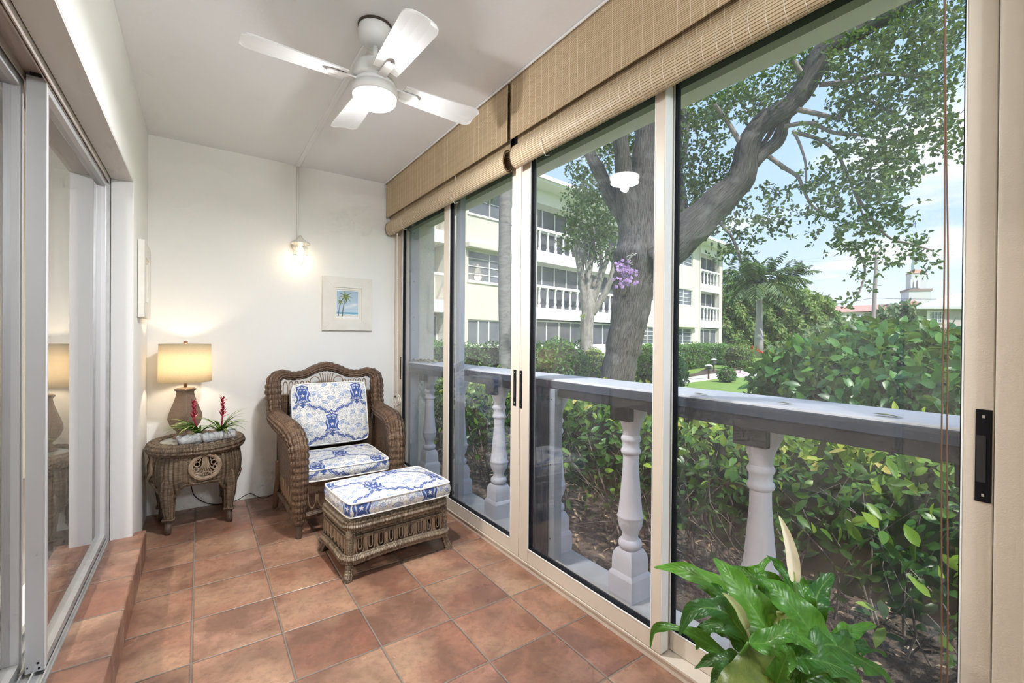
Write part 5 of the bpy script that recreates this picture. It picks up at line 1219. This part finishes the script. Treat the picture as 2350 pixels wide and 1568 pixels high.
limb('limb', [(1490, 600, 10.4), (1535, 568, 10.3), (1590, 520, 10.1), (1650, 462, 9.8), (1700, 408, 9.6), (1718, 330, 9.4), (1752, 280, 9.3), (1810, 246, 9.1), (1850, 195, 8.9), (1892, 118, 8.7), (1975, 66, 8.4), (2085, 0, 8.1), (2200, -80, 7.8)], [110, 92, 84, 70, 60, 48, 46, 46, 48, 50, 46, 42, 36], tree, bark, 18)
limb('limb', [(1712, 395, 9.6), (1750, 352, 9.5), (1785, 322, 9.4), (1802, 270, 9.2), (1820, 240, 9.1)], [30, 30, 30, 24, 20], tree, bark)
limb('limb', [(1740, 345, 9.5), (1765, 310, 9.4), (1785, 272, 9.3)], [10, 11, 11], tree, bark)
limb('limb', [(1470, 560, 10.5), (1478, 470, 10.4), (1476, 380, 10.3), (1484, 290, 10.2), (1490, 200, 10.1)], [84, 62, 54, 48, 40], tree, bark)
limb('limb', [(1455, 560, 10.5), (1440, 470, 10.3), (1432, 400, 10.1), (1424, 320, 9.9), (1416, 230, 9.7)], [66, 46, 40, 34, 28], tree, bark)
limb('limb', [(1446, 520, 10.6), (1410, 465, 10.6), (1378, 400, 10.5), (1352, 350, 10.4), (1330, 300, 10.3)], [44, 34, 30, 26, 20], tree, bark)
limb('limb', [(1545, 570, 10.6), (1562, 480, 10.5), (1548, 380, 10.4), (1556, 280, 10.2), (1560, 180, 10.0)], [34, 32, 30, 30, 26], tree, bark)
limb('limb', [(1552, 420, 10.4), (1572, 340, 10.3), (1580, 260, 10.2)], [12, 12, 10], tree, bark)
limb('branch_stub', [(1535, 600, 10.2), (1547, 625, 10.1), (1541, 648, 10.0)], [30, 22, 12], tree, bark)
sm_ = bark_mat('grey_branch_bark', (.20, .16, .15), (.36, .31, .30), 30, 6, .01)
tips = []
for pts, w0 in (([(1825, 250, 9.0), (1880, 262, 8.8), (1925, 270, 8.6), (1950, 232, 8.4), (1975, 220, 8.2), (2050, 260, 8.0)], 13), ([(1800, 290, 9.2), (1860, 283, 8.9), (1915, 305, 8.7), (1990, 312, 8.4), (2080, 330, 8.1)], 11), ([(1820, 300, 9.1), (1835, 330, 9.0), (1848, 372, 8.9), (1850, 420, 8.8)], 7), ([(1830, 305, 9.1), (1880, 320, 8.9), (1915, 345, 8.7), (1938, 385, 8.5), (1960, 440, 8.3), (1990, 520, 8.2)], 10),
                ([(1752, 350, 9.5), (1800, 385, 9.3), (1830, 405, 9.1), (1842, 430, 9.0), (1862, 470, 8.9), (1900, 500, 8.8)], 11), ([(1880, 195, 8.9), (1960, 185, 8.6), (2040, 170, 8.3), (2130, 180, 8.0)], 12), ([(1960, 440, 8.3), (2000, 500, 8.2), (2040, 545, 8.1), (2090, 560, 8.0), (2140, 575, 7.9)], 7),
                ([(1640, 500, 9.9), (1680, 545, 9.8), (1700, 600, 9.7)], 8), ([(1700, 330, 9.4), (1670, 280, 9.4), (1640, 240, 9.3)], 12), ([(1850, 190, 8.9), (1820, 140, 8.8), (1790, 100, 8.7)], 14), ([(1960, 560, 8.2), (1985, 620, 8.2), (1965, 690, 8.2)], 5)):
    limb('branch', pts, [w0 * (1 - .12 * k) for k in range(len(pts))], tree, sm_, 8, .01)
def canopy(regs, lm, par, L=.088, name='foliage', clump=15, cr=.14, big=False, W=.62):
    PP = []; TT = []; DD = []
    for (px, py, rx, ry, d, n) in regs:
        for k in range(max(1, int(n * .95 / clump))):
            a = rng.uniform(0, 2 * PI); r = math.sqrt(rng.random()); dd = d + rng.uniform(-.8, .8)
            c_ = np.array(at(px + rx * r * math.cos(a), py + ry * r * math.sin(a), dd)); t0 = rng.random() * .5
            sub_ = rng.normal(size=(3, 3)) * cr * [1, 1, .75]; o_ = rdir(clump, .15); PP.append(c_ + sub_[rng.integers(0, 3, clump)] + o_ * cr * .28 * rng.random((clump, 1))); DD.append(o_); TT.append(t0 + rng.random(clump) * .5)
    P = np.concatenate(PP); T = np.concatenate(TT); n = len(P)
    return leaf_cloud(name, P, np.concatenate(DD), rdir(n, .6), rng.uniform(.7, 1.25, n) * L, L * W, lm, par, tint=T, big=big)
canopy([(1600, 340, 62, 95, 10.6, 1900), (1640, 470, 60, 70, 10.8, 1000), (1590, 470, 40, 60, 11.0, 600), (1690, 235, 70, 45, 10.0, 1100), (1770, 190, 90, 50, 9.6, 1100), (1850, 120, 60, 40, 9.4, 500), (1620, 255, 60, 40, 10.4, 700), (1680, 400, 30, 50, 10.4, 350),
        (1780, 460, 26, 20, 9.4, 110), (1745, 500, 30, 40, 9.8, 220), (1700, 560, 40, 36, 10, 260), (1655, 590, 26, 22, 10.0, 120), (1790, 530, 22, 22, 9.6, 80), (1765, 440, 14, 40, 9.6, 110), (1830, 490, 18, 14, 9.4, 60),
        (1960, 130, 70, 70, 8.6, 800), (2060, 90, 90, 80, 8.3, 1300), (2150, 130, 70, 110, 8.0, 1200), (2060, 220, 110, 60, 8.2, 1100), (2150, 290, 60, 60, 8.0, 500), (1960, 260, 60, 36, 8.5, 400), (1900, 300, 40, 24, 8.7, 170), (2040, 320, 90, 45, 8.2, 700),
        (1960, 365, 60, 40, 8.4, 420), (1880, 400, 40, 26, 8.8, 200), (2040, 410, 80, 50, 8.1, 620), (1960, 460, 80, 50, 8.3, 620), (2090, 400, 40, 40, 8.0, 200), (1880, 480, 34, 26, 8.8, 130), (2040, 500, 60, 36, 8.1, 330), (1960, 540, 60, 40, 8.2, 360), (1900, 440, 30, 26, 8.7, 110),
        (2000, 600, 40, 24, 8.2, 130), (2065, 570, 34, 20, 8.0, 110), (2105, 548, 26, 16, 7.9, 90), (2128, 590, 26, 16, 7.9, 70), (2120, 628, 20, 12, 7.9, 45), (1985, 655, 16, 20, 8.2, 45), (1958, 700, 18, 18, 8.2, 60), (2200, 330, 24, 40, 8.0, 130), (1860, 560, 12, 10, 8.8, 20), (2130, 40, 90, 60, 8.0, 700), (1900, 170, 50, 50, 9.2, 300),
        (1830, 430, 26, 16, 9.0, 70), (1870, 530, 16, 14, 8.8, 30), (1910, 590, 14, 12, 8.6, 26)], LM['oak'], tree, cr=.12)
canopy([(1400, 330, 80, 34, 11.0, 900), (1345, 370, 44, 40, 11.2, 420), (1460, 350, 40, 50, 11.4, 300), (1345, 450, 36, 60, 11.5, 380), (1400, 430, 30, 60, 11.6, 260)], LM['oak'], tree)
# orchid on the trunk
orc = origin_thing('orchid', tuple(at(1436, 625, 9.85)), 'spray of lilac orchid blooms growing on the big tree trunk', 'orchid')
fp = []; fd = []; fn = []
for k in range(60):
    c_ = np.array(at(1434 + rng.normal() * 11, 618 + rng.normal() * 11 + (rng.random() < .35) * 22, 9.8 + rng.uniform(-.08, .02)))
    n0 = unit(np.array([-.6, -.8, .1]) + rng.normal(size=3) * .3); a = unit(np.cross(n0, [0, 0, 1])); b = np.cross(n0, a)
    for j in range(5): t = 2 * PI * j / 5; fp.append(c_); fd.append(a * math.cos(t) + b * math.sin(t)); fn.append(n0)
leaf_cloud('blooms', fp, fd, fn, .048, .034, leaf_mat('lilac_petal', [(.42, .22, .62), (.62, .40, .78)], .5, .3), orc)
rt_ = MB()
for k in range(9):
    p = at(1440, 600, 10.0); rt_.tube(smooth_path([p, p + Vector((rng.uniform(-.1, .5), rng.uniform(-.2, .0), rng.uniform(-.1, .25))), p + Vector((rng.uniform(.2, .8), -.1, rng.uniform(-.25, .4)))], 4), .006, 5)
rt_.build('roots', M['conc'], orc)
# second tree
st = origin_thing('multi_stem_tree', tuple(gnd(1347, 856)), 'slender smooth grey tree with many upright stems beside the building', 'tree')
gb = bark_mat('smooth_grey_bark', (.22, .20, .18), (.40, .37, .34), 8, 3, .01)
limb('trunk', [(1345, 860, 17), (1345, 800, 17), (1347, 740, 17), (1352, 705, 17), (1356, 665, 17)], [34, 30, 30, 30, 16], st, gb)
for pts, w0 in (([(1345, 720, 17), (1338, 660, 17), (1328, 600, 17), (1322, 550, 17)], 20), ([(1350, 710, 17), (1350, 640, 17), (1358, 580, 17), (1362, 520, 17)], 18), ([(1352, 715, 17), (1372, 660, 16.9), (1388, 610, 16.8), (1404, 565, 16.8)], 16), ([(1358, 720, 17), (1385, 680, 16.9), (1402, 640, 16.8), (1412, 590, 16.7)], 18), ([(1346, 690, 17), (1336, 620, 17.2), (1345, 560, 17.3)], 11), ([(1360, 660, 17), (1378, 620, 17), (1380, 570, 17)], 10), ([(1352, 640, 17), (1343, 590, 16.9), (1340, 530, 16.9)], 8)):
    limb('stem', pts, [w0 * (1 - .15 * k) for k in range(len(pts))], st, gb, 10, .01)
canopy([(1350, 500, 48, 66, 17, 1500), (1390, 560, 30, 40, 17, 600), (1315, 545, 26, 30, 17, 320), (1345, 430, 30, 40, 17, 500), (1395, 490, 34, 60, 17, 700)], LM['oak'], st, L=.13, cr=.2)
canopy([(1342, 735, 14, 30, 16.8, 60)], LM['lime'], st, L=.10, cr=.1, name='ivy')
# near palm trunk
pt = origin_thing('palm_tree', tuple(gnd(1160, 870)), 'tall smooth grey palm trunk in front of the left part of the building', 'palm')
limb('trunk', [(1160, 880, 14), (1159, 800, 14), (1158, 700, 14), (1158, 600, 14), (1159, 500, 14), (1160, 400, 14), (1161, 250, 14), (1162, 60, 14)], [32, 29, 29, 30, 29, 26, 25, 22], pt, bark_mat('palm_bark', (.17, .16, .16), (.29, .28, .27), 3.0, 9.0, .006), 16, .008)
P = np.array([list(at(1110 + rng.uniform(-12, 26), 440 + rng.uniform(-6, 8), 13.6)) for _ in range(40)]); leaf_cloud('hanging_frond', P, np.tile([.1, 0, -1.0], (40, 1)) + rdir(40) * .2, rdir(40), .35, .02, LM['dull'], pt)

# ---- palms far off
def palm(label, px, py_c, dist, hw_px, R, n=16, seed=1, trunk=True):
    r_ = np.random.default_rng(seed); top = at(px, py_c, dist); o = origin_thing('palm_tree', (top.x, top.y, -.3), label, 'palm')
    if trunk: MB().tube([(top.x, top.y, -.3), (top.x, top.y, 1.5), (top.x, top.y, top.z * .5), (top.x, top.y, top.z)], [hw_px / FPX * dist * k for k in (1.2, 1.15, .9, .7)], 12).build('trunk', mat('pale_palm_trunk', (.52, .49, .50), .8, noise=(2.0, .4)), o, smooth=True)
    PP = []; DD = []; NN = []; LL = []
    for k in range(n):
        az = 2 * PI * k / n + r_.uniform(-.2, .2); el = r_.uniform(.0, 1.35); d = np.array([math.cos(az) * math.cos(el), math.sin(az) * math.cos(el), math.sin(el)]); p = np.array(top); L = R * r_.uniform(.8, 1.1)
        sd_ = unit(np.cross(d, [0, 0, 1]))
        for j in range(22):
            p = p + d * (L / 22); d = unit(d + np.array([0, 0, -.062])); w = L * .30 * math.sin(PI * min(1, (j + 2) / 24)) + .1
            for s_ in (-1, 1):
                for _ in range(2): PP.append(p + d * r_.uniform(0, L / 22)); DD.append(sd_ * s_ + d * .55 + np.array([0, 0, -.45]) + r_.normal(size=3) * .12); NN.append(np.array([0, 0, 1.0]) + d * .2); LL.append(w)
    leaf_cloud('fronds', PP, DD, NN, np.array(LL), R * .028, LM['far'], o)
    return o
palm('royal palm with a pale trunk in front of the tall ficus hedge', 1743, 655, 40, 8, 3.9, 24, 1)
palm('palm crown rising behind the end of the building', 1690, 640, 62, 5, 4.4, 16, 2)
palm('palm crown at the right of the ficus hedge top', 1812, 645, 60, 5, 3.6, 14, 3)
palm('small far palm at the right end of the ficus hedge', 1880, 700, 70, 3, 2.6, 14, 4)

# ---- ficus hedge and far greenery
def mass(name, label, cat, poly_top, py_bot, dist, n, L, lm, depth=4.0):
    """a tall mass of foliage whose top follows poly_top [(px, py)...]"""
    xs = [p[0] for p in poly_top]; ys = [p[1] for p in poly_top]; o = origin_thing(name, tuple(gnd((xs[0] + xs[-1]) / 2, 830)) if False else (at((xs[0] + xs[-1]) / 2, 790, dist).x, at((xs[0] + xs[-1]) / 2, 790, dist).y, -.3), label, cat)
    m_ = MB(); k = 12; V = []
    for i in range(k + 1):
        px = xs[0] + 4 + (xs[-1] - xs[0] - 8) * i / k; py = float(np.interp(px, xs, ys)) + 10
        for dd in (dist + 1.0, dist + 1.0 + depth):
            a_ = at(px, py, dd); V += [(a_.x, a_.y, -.3), (a_.x, a_.y, a_.z)]
    F = []
    for i in range(k): q_ = 4 * i; F += [(q_, q_ + 4, q_ + 5, q_ + 1), (q_ + 2, q_ + 3, q_ + 7, q_ + 6), (q_ + 1, q_ + 5, q_ + 7, q_ + 3)]
    F += [(0, 1, 3, 2), (4 * k, 4 * k + 2, 4 * k + 3, 4 * k + 1)]
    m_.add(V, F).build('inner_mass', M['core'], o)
    px = rng.uniform(xs[0], xs[-1], n); t = rng.random(n); ty_ = np.interp(px, xs, ys) + 5 * np.sin(px * .22) + 3 * np.sin(px * .71); py = ty_ + (py_bot - ty_) * t
    dd = dist + .9 * np.sin(px * .11) * np.sin(py * .09) + rng.uniform(-.7, 1.0, n)
    P = np.array([list(at(a, b, c_)) for a, b, c_ in zip(px, py, dd)])
    tint = np.clip(.5 + .35 * np.sin(px * .19 + 2 * np.sin(py * .05)) * .8 + rng.normal(size=n) * .22, 0, 1)
    leaf_cloud('foliage', P, rdir(n, -.8), unit(rdir(n) + np.array([-.8, -.9, .9])), rng.uniform(.6, 1.3, n) * L, L * .5, lm, o, tint=tint)
    return o
mass('ficus_hedge', 'towering clipped ficus hedge with feathery pale green shoots at the end of the lawn', 'hedge', [(1640, 655), (1700, 650), (1750, 648), (1810, 655), (1850, 668), (1900, 685), (1930, 725)], 815, 48, 15000, .45, LM['wall'])
mass('tree_row', 'row of soft green trees in front of the church roof', 'trees', [(1905, 752), (1950, 735), (2000, 722), (2030, 708), (2080, 690), (2110, 700), (2140, 722)], 790, 70, 3800, .9, LM['far'])
mass('garden_shrubs', 'loose pale shrubs between the ficus hedge and the lawn', 'shrubs', [(1760, 800), (1830, 772), (1880, 745), (1930, 730), (1990, 745), (2040, 750)], 815, 34, 2600, .35, LM['far'])

# ============================================================ apartment building opposite
wallm = mat('cream_building_wall', (.72, .685, .60), .9, noise=(.8, .3), col2=(.68, .645, .565)); whm = mat('white_trim_paint', (.80, .79, .78), .8)
pane = mat('dark_window_glass', (.10, .115, .13), .12, spec=.8, noise=(1.2, .6), col2=(.22, .24, .27)); scr = mat('dark_screen', (.085, .09, .10), .5, noise=(1.4, .6), col2=(.17, .18, .20))
frm = mat('white_window_frame', (.74, .74, .72), .5)
AB = thing('apartment_building', (14.573, 17.278, 0), 'three-storey cream apartment building with white balustraded balconies across the lawn', 'building', rotz=math.radians(8)); ORG[AB.name] = (0, 0, 0)
def bb(name, boxes, m, par=None, **k):
    o = MB()
    for b in boxes: o.box(*b)
    return o.build(name, m, par or AB, **k)
# walls: flat stretch A, set-back bays, stretch C and the end pier
def wall_holes(u0, u1, z0, z1, holes, y0=0.0, y1=.3):
    """wall slab with rectangular openings, as boxes"""
    us = sorted({u0, u1, *[h[0] for h in holes], *[h[1] for h in holes]}); out = []
    for a, b in zip(us[:-1], us[1:]):
        hs = sorted([(h[2], h[3]) for h in holes if h[0] <= a + 1e-6 and h[1] >= b - 1e-6]); z = z0
        for (h0, h1) in hs: out.append((a, y0, z, b, y1, h0)); z = h1
        out.append((a, y0, z, b, y1, z1))
    return out
WA = [(-5.37, -2.95, .95, 2.06), (-5.37, -2.95, 3.69, 5.00), (-5.37, -2.95, 6.55, 7.8)]
WC = [(7.97, 10.2, .98, 2.10), (12.66, 15.25, .98, 2.12), (12.66, 15.25, 3.78, 4.92), (12.66, 15.25, 6.60, 7.72), (7.97, 10.2, 3.78, 4.92)]
bb('wall', wall_holes(-6.37, -1.25, -.3, 8.5, WA), wallm); bb('wall', wall_holes(6.45, 16.35, -.3, 8.5, WC), wallm)
bb('wall', [(19.95, 0, -.3, 20.55, .35, 8.5), (16.35, 0, -.3, 16.45, 1.3, 8.5), (20.45, 0, -.3, 20.55, 9, 8.5), (-9.5, 0, -.3, -9.4, 9, 8.5), (6.4, 0, -.3, 6.5, 1.3, 8.5), (-1.3, 0, -.3, -1.22, 1.3, 8.5), (-6.42, 0, -.3, -6.37, 1.3, 8.5), (-9.5, .9, -.3, -6.37, 1.1, 8.5), (-1.25, 1.2, -.3, 6.45, 1.3, 8.5), (16.4, 1.2, -.3, 20.0, 1.3, 8.5), (-9.5, 8.9, -.3, 20.5, 9.0, 8.5)], wallm)
bb('roof', [(-10.3, -.95, 8.50, 21.6, 9.8, 8.62), (-10.4, -1.05, 8.60, 21.7, 9.9, 8.78)], whm)
bb('downspout', [(-1.60, -.09, -.3, -1.50, 0, 8.5)], wallm); bb('downspout', [(16.30, -.09, -.3, 16.40, 0, 8.5)], wallm)
def win(u0, u1, z0, z1, cols, rows, y=.10, m=None, par_name='window', t=.05):
    f = []; 
    f += [(u0, y - .04, z0, u1, y + .04, z0 + t), (u0, y - .04, z1 - t, u1, y + .04, z1), (u0, y - .04, z0, u0 + t, y + .04, z1), (u1 - t, y - .04, z0, u1, y + .04, z1)]
    for k in range(1, cols): x = u0 + (u1 - u0) * k / cols; f.append((x - t / 2, y - .04, z0, x + t / 2, y + .04, z1))
    for k in range(1, rows): z = z0 + (z1 - z0) * k / rows; f.append((u0, y - .03, z - .018, u1, y + .03, z + .018))
    w_ = bb(par_name, f, frm); bb('pane', [(u0 + .02, y, z0 + .02, u1 - .02, y + .03, z1 - .02)], m or pane, w_)
    return w_
for h in WA[1:2]: w_ = win(h[0], h[1], h[2], h[3], 2, 4); 
win(*WA[0], 4, 1); win(*WA[2], 2, 2)
for h in WC: win(*h, 2, 4 if h[2] < 3 else 4)
bb('sill', [(-5.45, -.06, .84, -2.85, .0, .95), (-5.45, -.05, 3.61, -2.85, 0, 3.69), (-5.45, -.05, 6.47, -2.85, 0, 6.55)], whm)
for (a, b, z) in ((-5.55, -2.80, 5.06), (12.5, 15.6, 2.16)): bb('shutter_box', [(a, -.30, z, b, 0, z + .22)], wallm, bevel=.03)
# balcony bays
def bay(u0, u1, nb, ys=.0):
    for zr in (2.79, 5.57):
        bb('balcony_slab', [(u0, ys - .02, zr - .56, u1, 1.2, zr)], whm)
        r = bb('railing', [(u0, ys, zr + .98, u1, ys + .18, zr + 1.11)], whm)
        for k in range(nb):
            x = u0 + (u1 - u0) * (k + .5) / nb
            MB().lathe([(.085, 0), (.085, .14), (.05, .18), (.075, .30), (.075, .36), (.045, .70), (.055, .76), (.045, .80), (.09, .92), (.09, .99)], (x, ys + .09, zr), 8).build('baluster', whm, r)
        bb('screen', [(u0, .62, zr, u1, .64, zr + 1.0)], scr)
    for (z0, z1, y_) in ((.92, 2.16, .25), (3.84, 5.01, .60), (6.62, 7.85, .60)):
        win(u0 + .03, u1 - .03, z0, z1, max(3, int((u1 - u0) / .92)), 1, y_, scr, t=.06)
    bb('balcony_slab', [(u0, ys - .02, -.3, u1, 1.2, .92), (u0, -.02, 7.85, u1, 1.2, 8.5)], whm)
bay(-1.25, 6.42, 13); bay(16.45, 19.95, 6)
for zr in (2.79, 5.57): bb('balcony_slab', [(-9.4, -.02, zr - .5, -6.37, .9, zr)], whm); bb('railing', [(-9.4, 0, zr + .99, -6.37, .1, zr + 1.09)], whm)
bb('balcony_slab', [(-9.4, -.02, 8.0, -6.37, .9, 8.5), (-9.4, .2, .80, -6.4, .9, .92)], whm)
win(-9.0, -6.45, .92, 2.2, 3, 1, .7)

# ============================================================ things on the lawn
gl = mat('dark_green_metal', (.05, .06, .055), .5); pg = mat('light_metal', (.5, .52, .55), .4)
def path_lamp(label, px, py, h):
    b = gnd(px, py); o = origin_thing('path_light', tuple(b), label, 'garden light')
    MB().tube([(b.x, b.y, b.z), (b.x, b.y, b.z + h * .62)], .035, 8).build('post', mat('rusty_post', (.12, .07, .05), .7) if 'rusty_post' not in bpy.data.materials else bpy.data.materials['rusty_post'], o)
    for k in range(3): MB().lathe([(.04, 0), (.15, .01), (.10, .06), (.04, .07)], (b.x, b.y, b.z + h * (.62 + .12 * k)), 16).build('louvre', gl if k < 2 else pg, o)
    return o
path_lamp('louvred path light at the near edge of the path', 1626, 872, .62)
path_lamp('louvred path light standing in the mulch farther back', 1638, 853, .66)
b = gnd(1680, 846); bn = origin_thing('garden_bench', tuple(b), 'plain white-grey slab bench on the lawn before the olive bush', 'bench')
d_ = (at(1705, 800, 22) - at(1664, 800, 22)).normalized()
MB().tube([b + Vector((0, 0, .46)) - d_ * .55, b + Vector((0, 0, .46)) + d_ * .65], .05, 6).build('seat', mat('pink_grey_slab', (.50, .42, .40), .8), bn)
for k in (-.2, .45): MB().tube([b + d_ * k, b + d_ * k + Vector((0, 0, .44))], .04, 8).build('leg', pg, bn)
mg = gnd(1694, 862); n = 60; fo = origin_thing('flower_clump', tuple(mg), 'small clump of magenta flowers at the shrub edge', 'flowers'); leaf_cloud('petals', np.array(mg) + rng.normal(size=(n, 3)) * [.18, .18, .06] + [0, 0, .15], rdir(n), rdir(n, 1), .07, .05, leaf_mat('magenta_petal', [(.5, .12, .35), (.7, .35, .6)]), fo)

# ============================================================ far off: pole, wires, house, church
def box_at(px0, py0, px1, py1, d, dep):
    """box whose front spans these photo pixels at distance d, facing the camera's way"""
    a = at(px0, py1, d); b = at(px1, py1, d); t = at(px0, py0, d).z; c = at(px1, py1, d + dep); e = at(px0, py1, d + dep)
    return [(a.x, a.y, a.z), (b.x, b.y, a.z), (c.x, c.y, a.z), (e.x, e.y, a.z), (a.x, a.y, t), (b.x, b.y, t), (c.x, c.y, t), (e.x, e.y, t)]
BF = [(0, 3, 2, 1), (4, 5, 6, 7), (0, 1, 5, 4), (1, 2, 6, 5), (2, 3, 7, 6), (3, 0, 4, 7)]
def pb_(name, rects, d, dep, m, par): 
    o = MB()
    for r in rects: o.add(box_at(*r, d, dep), BF)
    return o.build(name, m, par)
pb0 = at(2001, 784, 60); up = origin_thing('utility_pole', (pb0.x, pb0.y, -.3), 'grey wooden utility pole left of the church steeple', 'utility pole')
gm_ = mat('weathered_pole', (.34, .29, .27), .9); tp = at(2012, 583, 60)
MB().tube([(pb0.x, pb0.y, -.3), tuple(tp)], [.30, .20], 10).build('pole', gm_, up)
ar = MB()
for (p, q_) in (((2012, 595), (2024, 600)), ((2024, 600), (2030, 583)), ((2012, 590), (2005, 570)), ((2012, 655), (2022, 656)), ((2005, 592), (2005, 575))): ar.tube([at(*p, 60), at(*q_, 60)], .05, 5)
ar.build('crossarm', gm_, up)
wm = mat('wire_dark', (.10, .10, .11), .6); wl_ = mat('wire_light', (.55, .56, .58), .6)
for lab, m_, pts in (('dark overhead wire sagging from the hedge to the utility pole', wm, [(1880, 699, 60), (1940, 695, 60), (2004, 685, 60), (2060, 686, 60), (2230, 688, 60)]), ('pale overhead wire rising from the end of the building, topmost', wl_, [(1655, 612, 45), (1760, 605, 45), (1900, 590, 45), (2190, 560, 45)]), ('pale overhead wire rising from the end of the building, second one', wl_, [(1655, 620, 45), (1760, 612, 45), (1800, 604, 45), (2190, 585, 45)]), ('pale overhead wire drooping low in front of the ficus hedge', wl_, [(1655, 675, 44), (1740, 667, 44), (1800, 657, 44), (1900, 640, 44)])):
    MB().tube(smooth_path([at(*p) for p in pts], 6), .03 if m_ is wm else .018, 5).build('overhead_wire', m_, label=lab, cat='wire')
hb = at(2170, 784, 45); hs = origin_thing('neighbour_house', (hb.x, hb.y, -.3), 'low grey-pink house with a pale ribbed roof at the right', 'house')
pkw = mat('pink_grey_wall', (.44, .39, .39), .9); rfm = mat('pale_tile_roof', (.52, .53, .56), .8)
pb_('wall', [(2124, 703, 2330, 800)], 45, 8, pkw, hs)
a, b_, c_, d2 = at(2103, 703, 44.2), at(2350, 703, 44.2), at(2340, 672, 50), at(2190, 674, 50); f = (at(2103, 703, 56) - at(2103, 703, 44.2)); f.z = 0
MB().add([a, b_, c_, d2, a + f, b_ + f, a + Vector((0, 0, -.25)), b_ + Vector((0, 0, -.25)), a + f * 1 + Vector((0, 0, -.25)), b_ + f + Vector((0, 0, -.25))], [(0, 1, 2, 3), (0, 3, 4), (3, 2, 5, 4), (1, 5, 2), (6, 7, 1, 0), (8, 6, 0, 4), (6, 8, 9, 7)]).build('roof', rfm, hs)
rb = MB()
for k in range(5):
    t = (k + .5) / 5; rb.tube([a.lerp(d2, t) + Vector((0, 0, .04)), b_.lerp(c_, t) + Vector((0, 0, .04))], .06, 5)
rb.build('roof_ribs', whm, hs)
w_ = pb_('window', [(2135, 714, 2162, 716), (2135, 740, 2162, 742), (2135, 714, 2137, 742), (2160, 714, 2162, 742), (2143, 714, 2144, 742), (2151, 714, 2152, 742), (2135, 723, 2162, 724), (2135, 732, 2162, 733)], 44.9, .1, frm, hs); pb_('pane', [(2136, 715, 2161, 741)], 44.95, .1, mat('house_glass', (.25, .28, .33), .3), w_)
pb_('shutter', [(2127, 713, 2134, 744), (2163, 713, 2168, 744)], 44.93, .1, whm, hs)
cb0 = at(2100, 784, 150); chh = origin_thing('church', (cb0.x, cb0.y, -.3), 'white church with a tall steeple and long red roof in the distance', 'church')
cw = mat('church_white', (.58, .58, .60), .9); crf = mat('church_red_roof', (.50, .26, .22), .9)
pb_('wall', [(1905, 716, 2077, 796), (2040, 700, 2077, 796)], 150, 25, cw, chh)
a, b_, c_, d2 = at(1890, 718, 149), at(2085, 712, 149), at(2078, 697, 158), at(1898, 704, 158); f = at(1980, 703, 168) - at(1980, 703, 149); f.z = 0
MB().add([a, b_, c_, d2, a + f, b_ + f], [(0, 1, 2, 3), (0, 3, 4), (1, 5, 2), (3, 2, 5, 4)]).build('roof', crf, chh)
a, b_, c_ = at(2050, 712, 146), at(2135, 712, 146), at(2098, 689, 146); f = at(2095, 703, 158) - at(2095, 703, 146); f.z = 0
MB().add([a, b_, c_, a + f, b_ + f, c_ + f], [(0, 1, 2), (0, 2, 5, 3), (1, 4, 5, 2), (3, 5, 4)]).build('gable_roof', crf, chh)
for k in range(6): pb_('window', [(1953 + k * 8, 722, 1957 + k * 8, 726)], 149.8, .2, pane, chh)
def cen(px): return at(px, 784, 150)
ctr = cen(2100); 
def sqp(name, prof, m, rot=.6): # prof (half width px, py)
    return MB().sqloft([(hw / FPX * 150, at(2100, py, 150).z) for hw, py in prof], (ctr.x, ctr.y, 0), rot).build(name, m, chh)
sqp('tower', [(20, 796), (20, 672), (21, 671), (21, 667), (18, 667)], cw)
sqp('tower_parapet', [(21.5, 670), (21.5, 665), (19, 665)], mat('parapet_brown', (.30, .22, .20), .9))
sqp('belfry', [(13.5, 668), (13.5, 629), (10, 628)], cw)
for k in range(-1, 2): pb_('arch', [(2100 + k * 8 - 2, 641, 2100 + k * 8 + 2, 660)], 150 - 2.6, .6, mat('sky_white', (.85, .87, .9), .9) if 'sky_white' not in bpy.data.materials else bpy.data.materials['sky_white'], chh)
sqp('belfry_roof', [(14.5, 629), (7, 620)], crf)
sqp('lantern', [(6.5, 621), (6.5, 604), (6, 603)], mat('blue_grey_metal', (.50, .58, .64), .5))
sqp('spire', [(5.5, 604), (4, 570), (.4, 522)], mat('spire_metal', (.50, .57, .64), .5))
crs = MB().tube([tuple(at(2100, 522, 150)), tuple(at(2100, 508, 150))], .08, 5).tube([tuple(at(2097, 513, 150)), tuple(at(2103, 513, 150))], .08, 5); crs.build('cross', M['bronze'], chh)
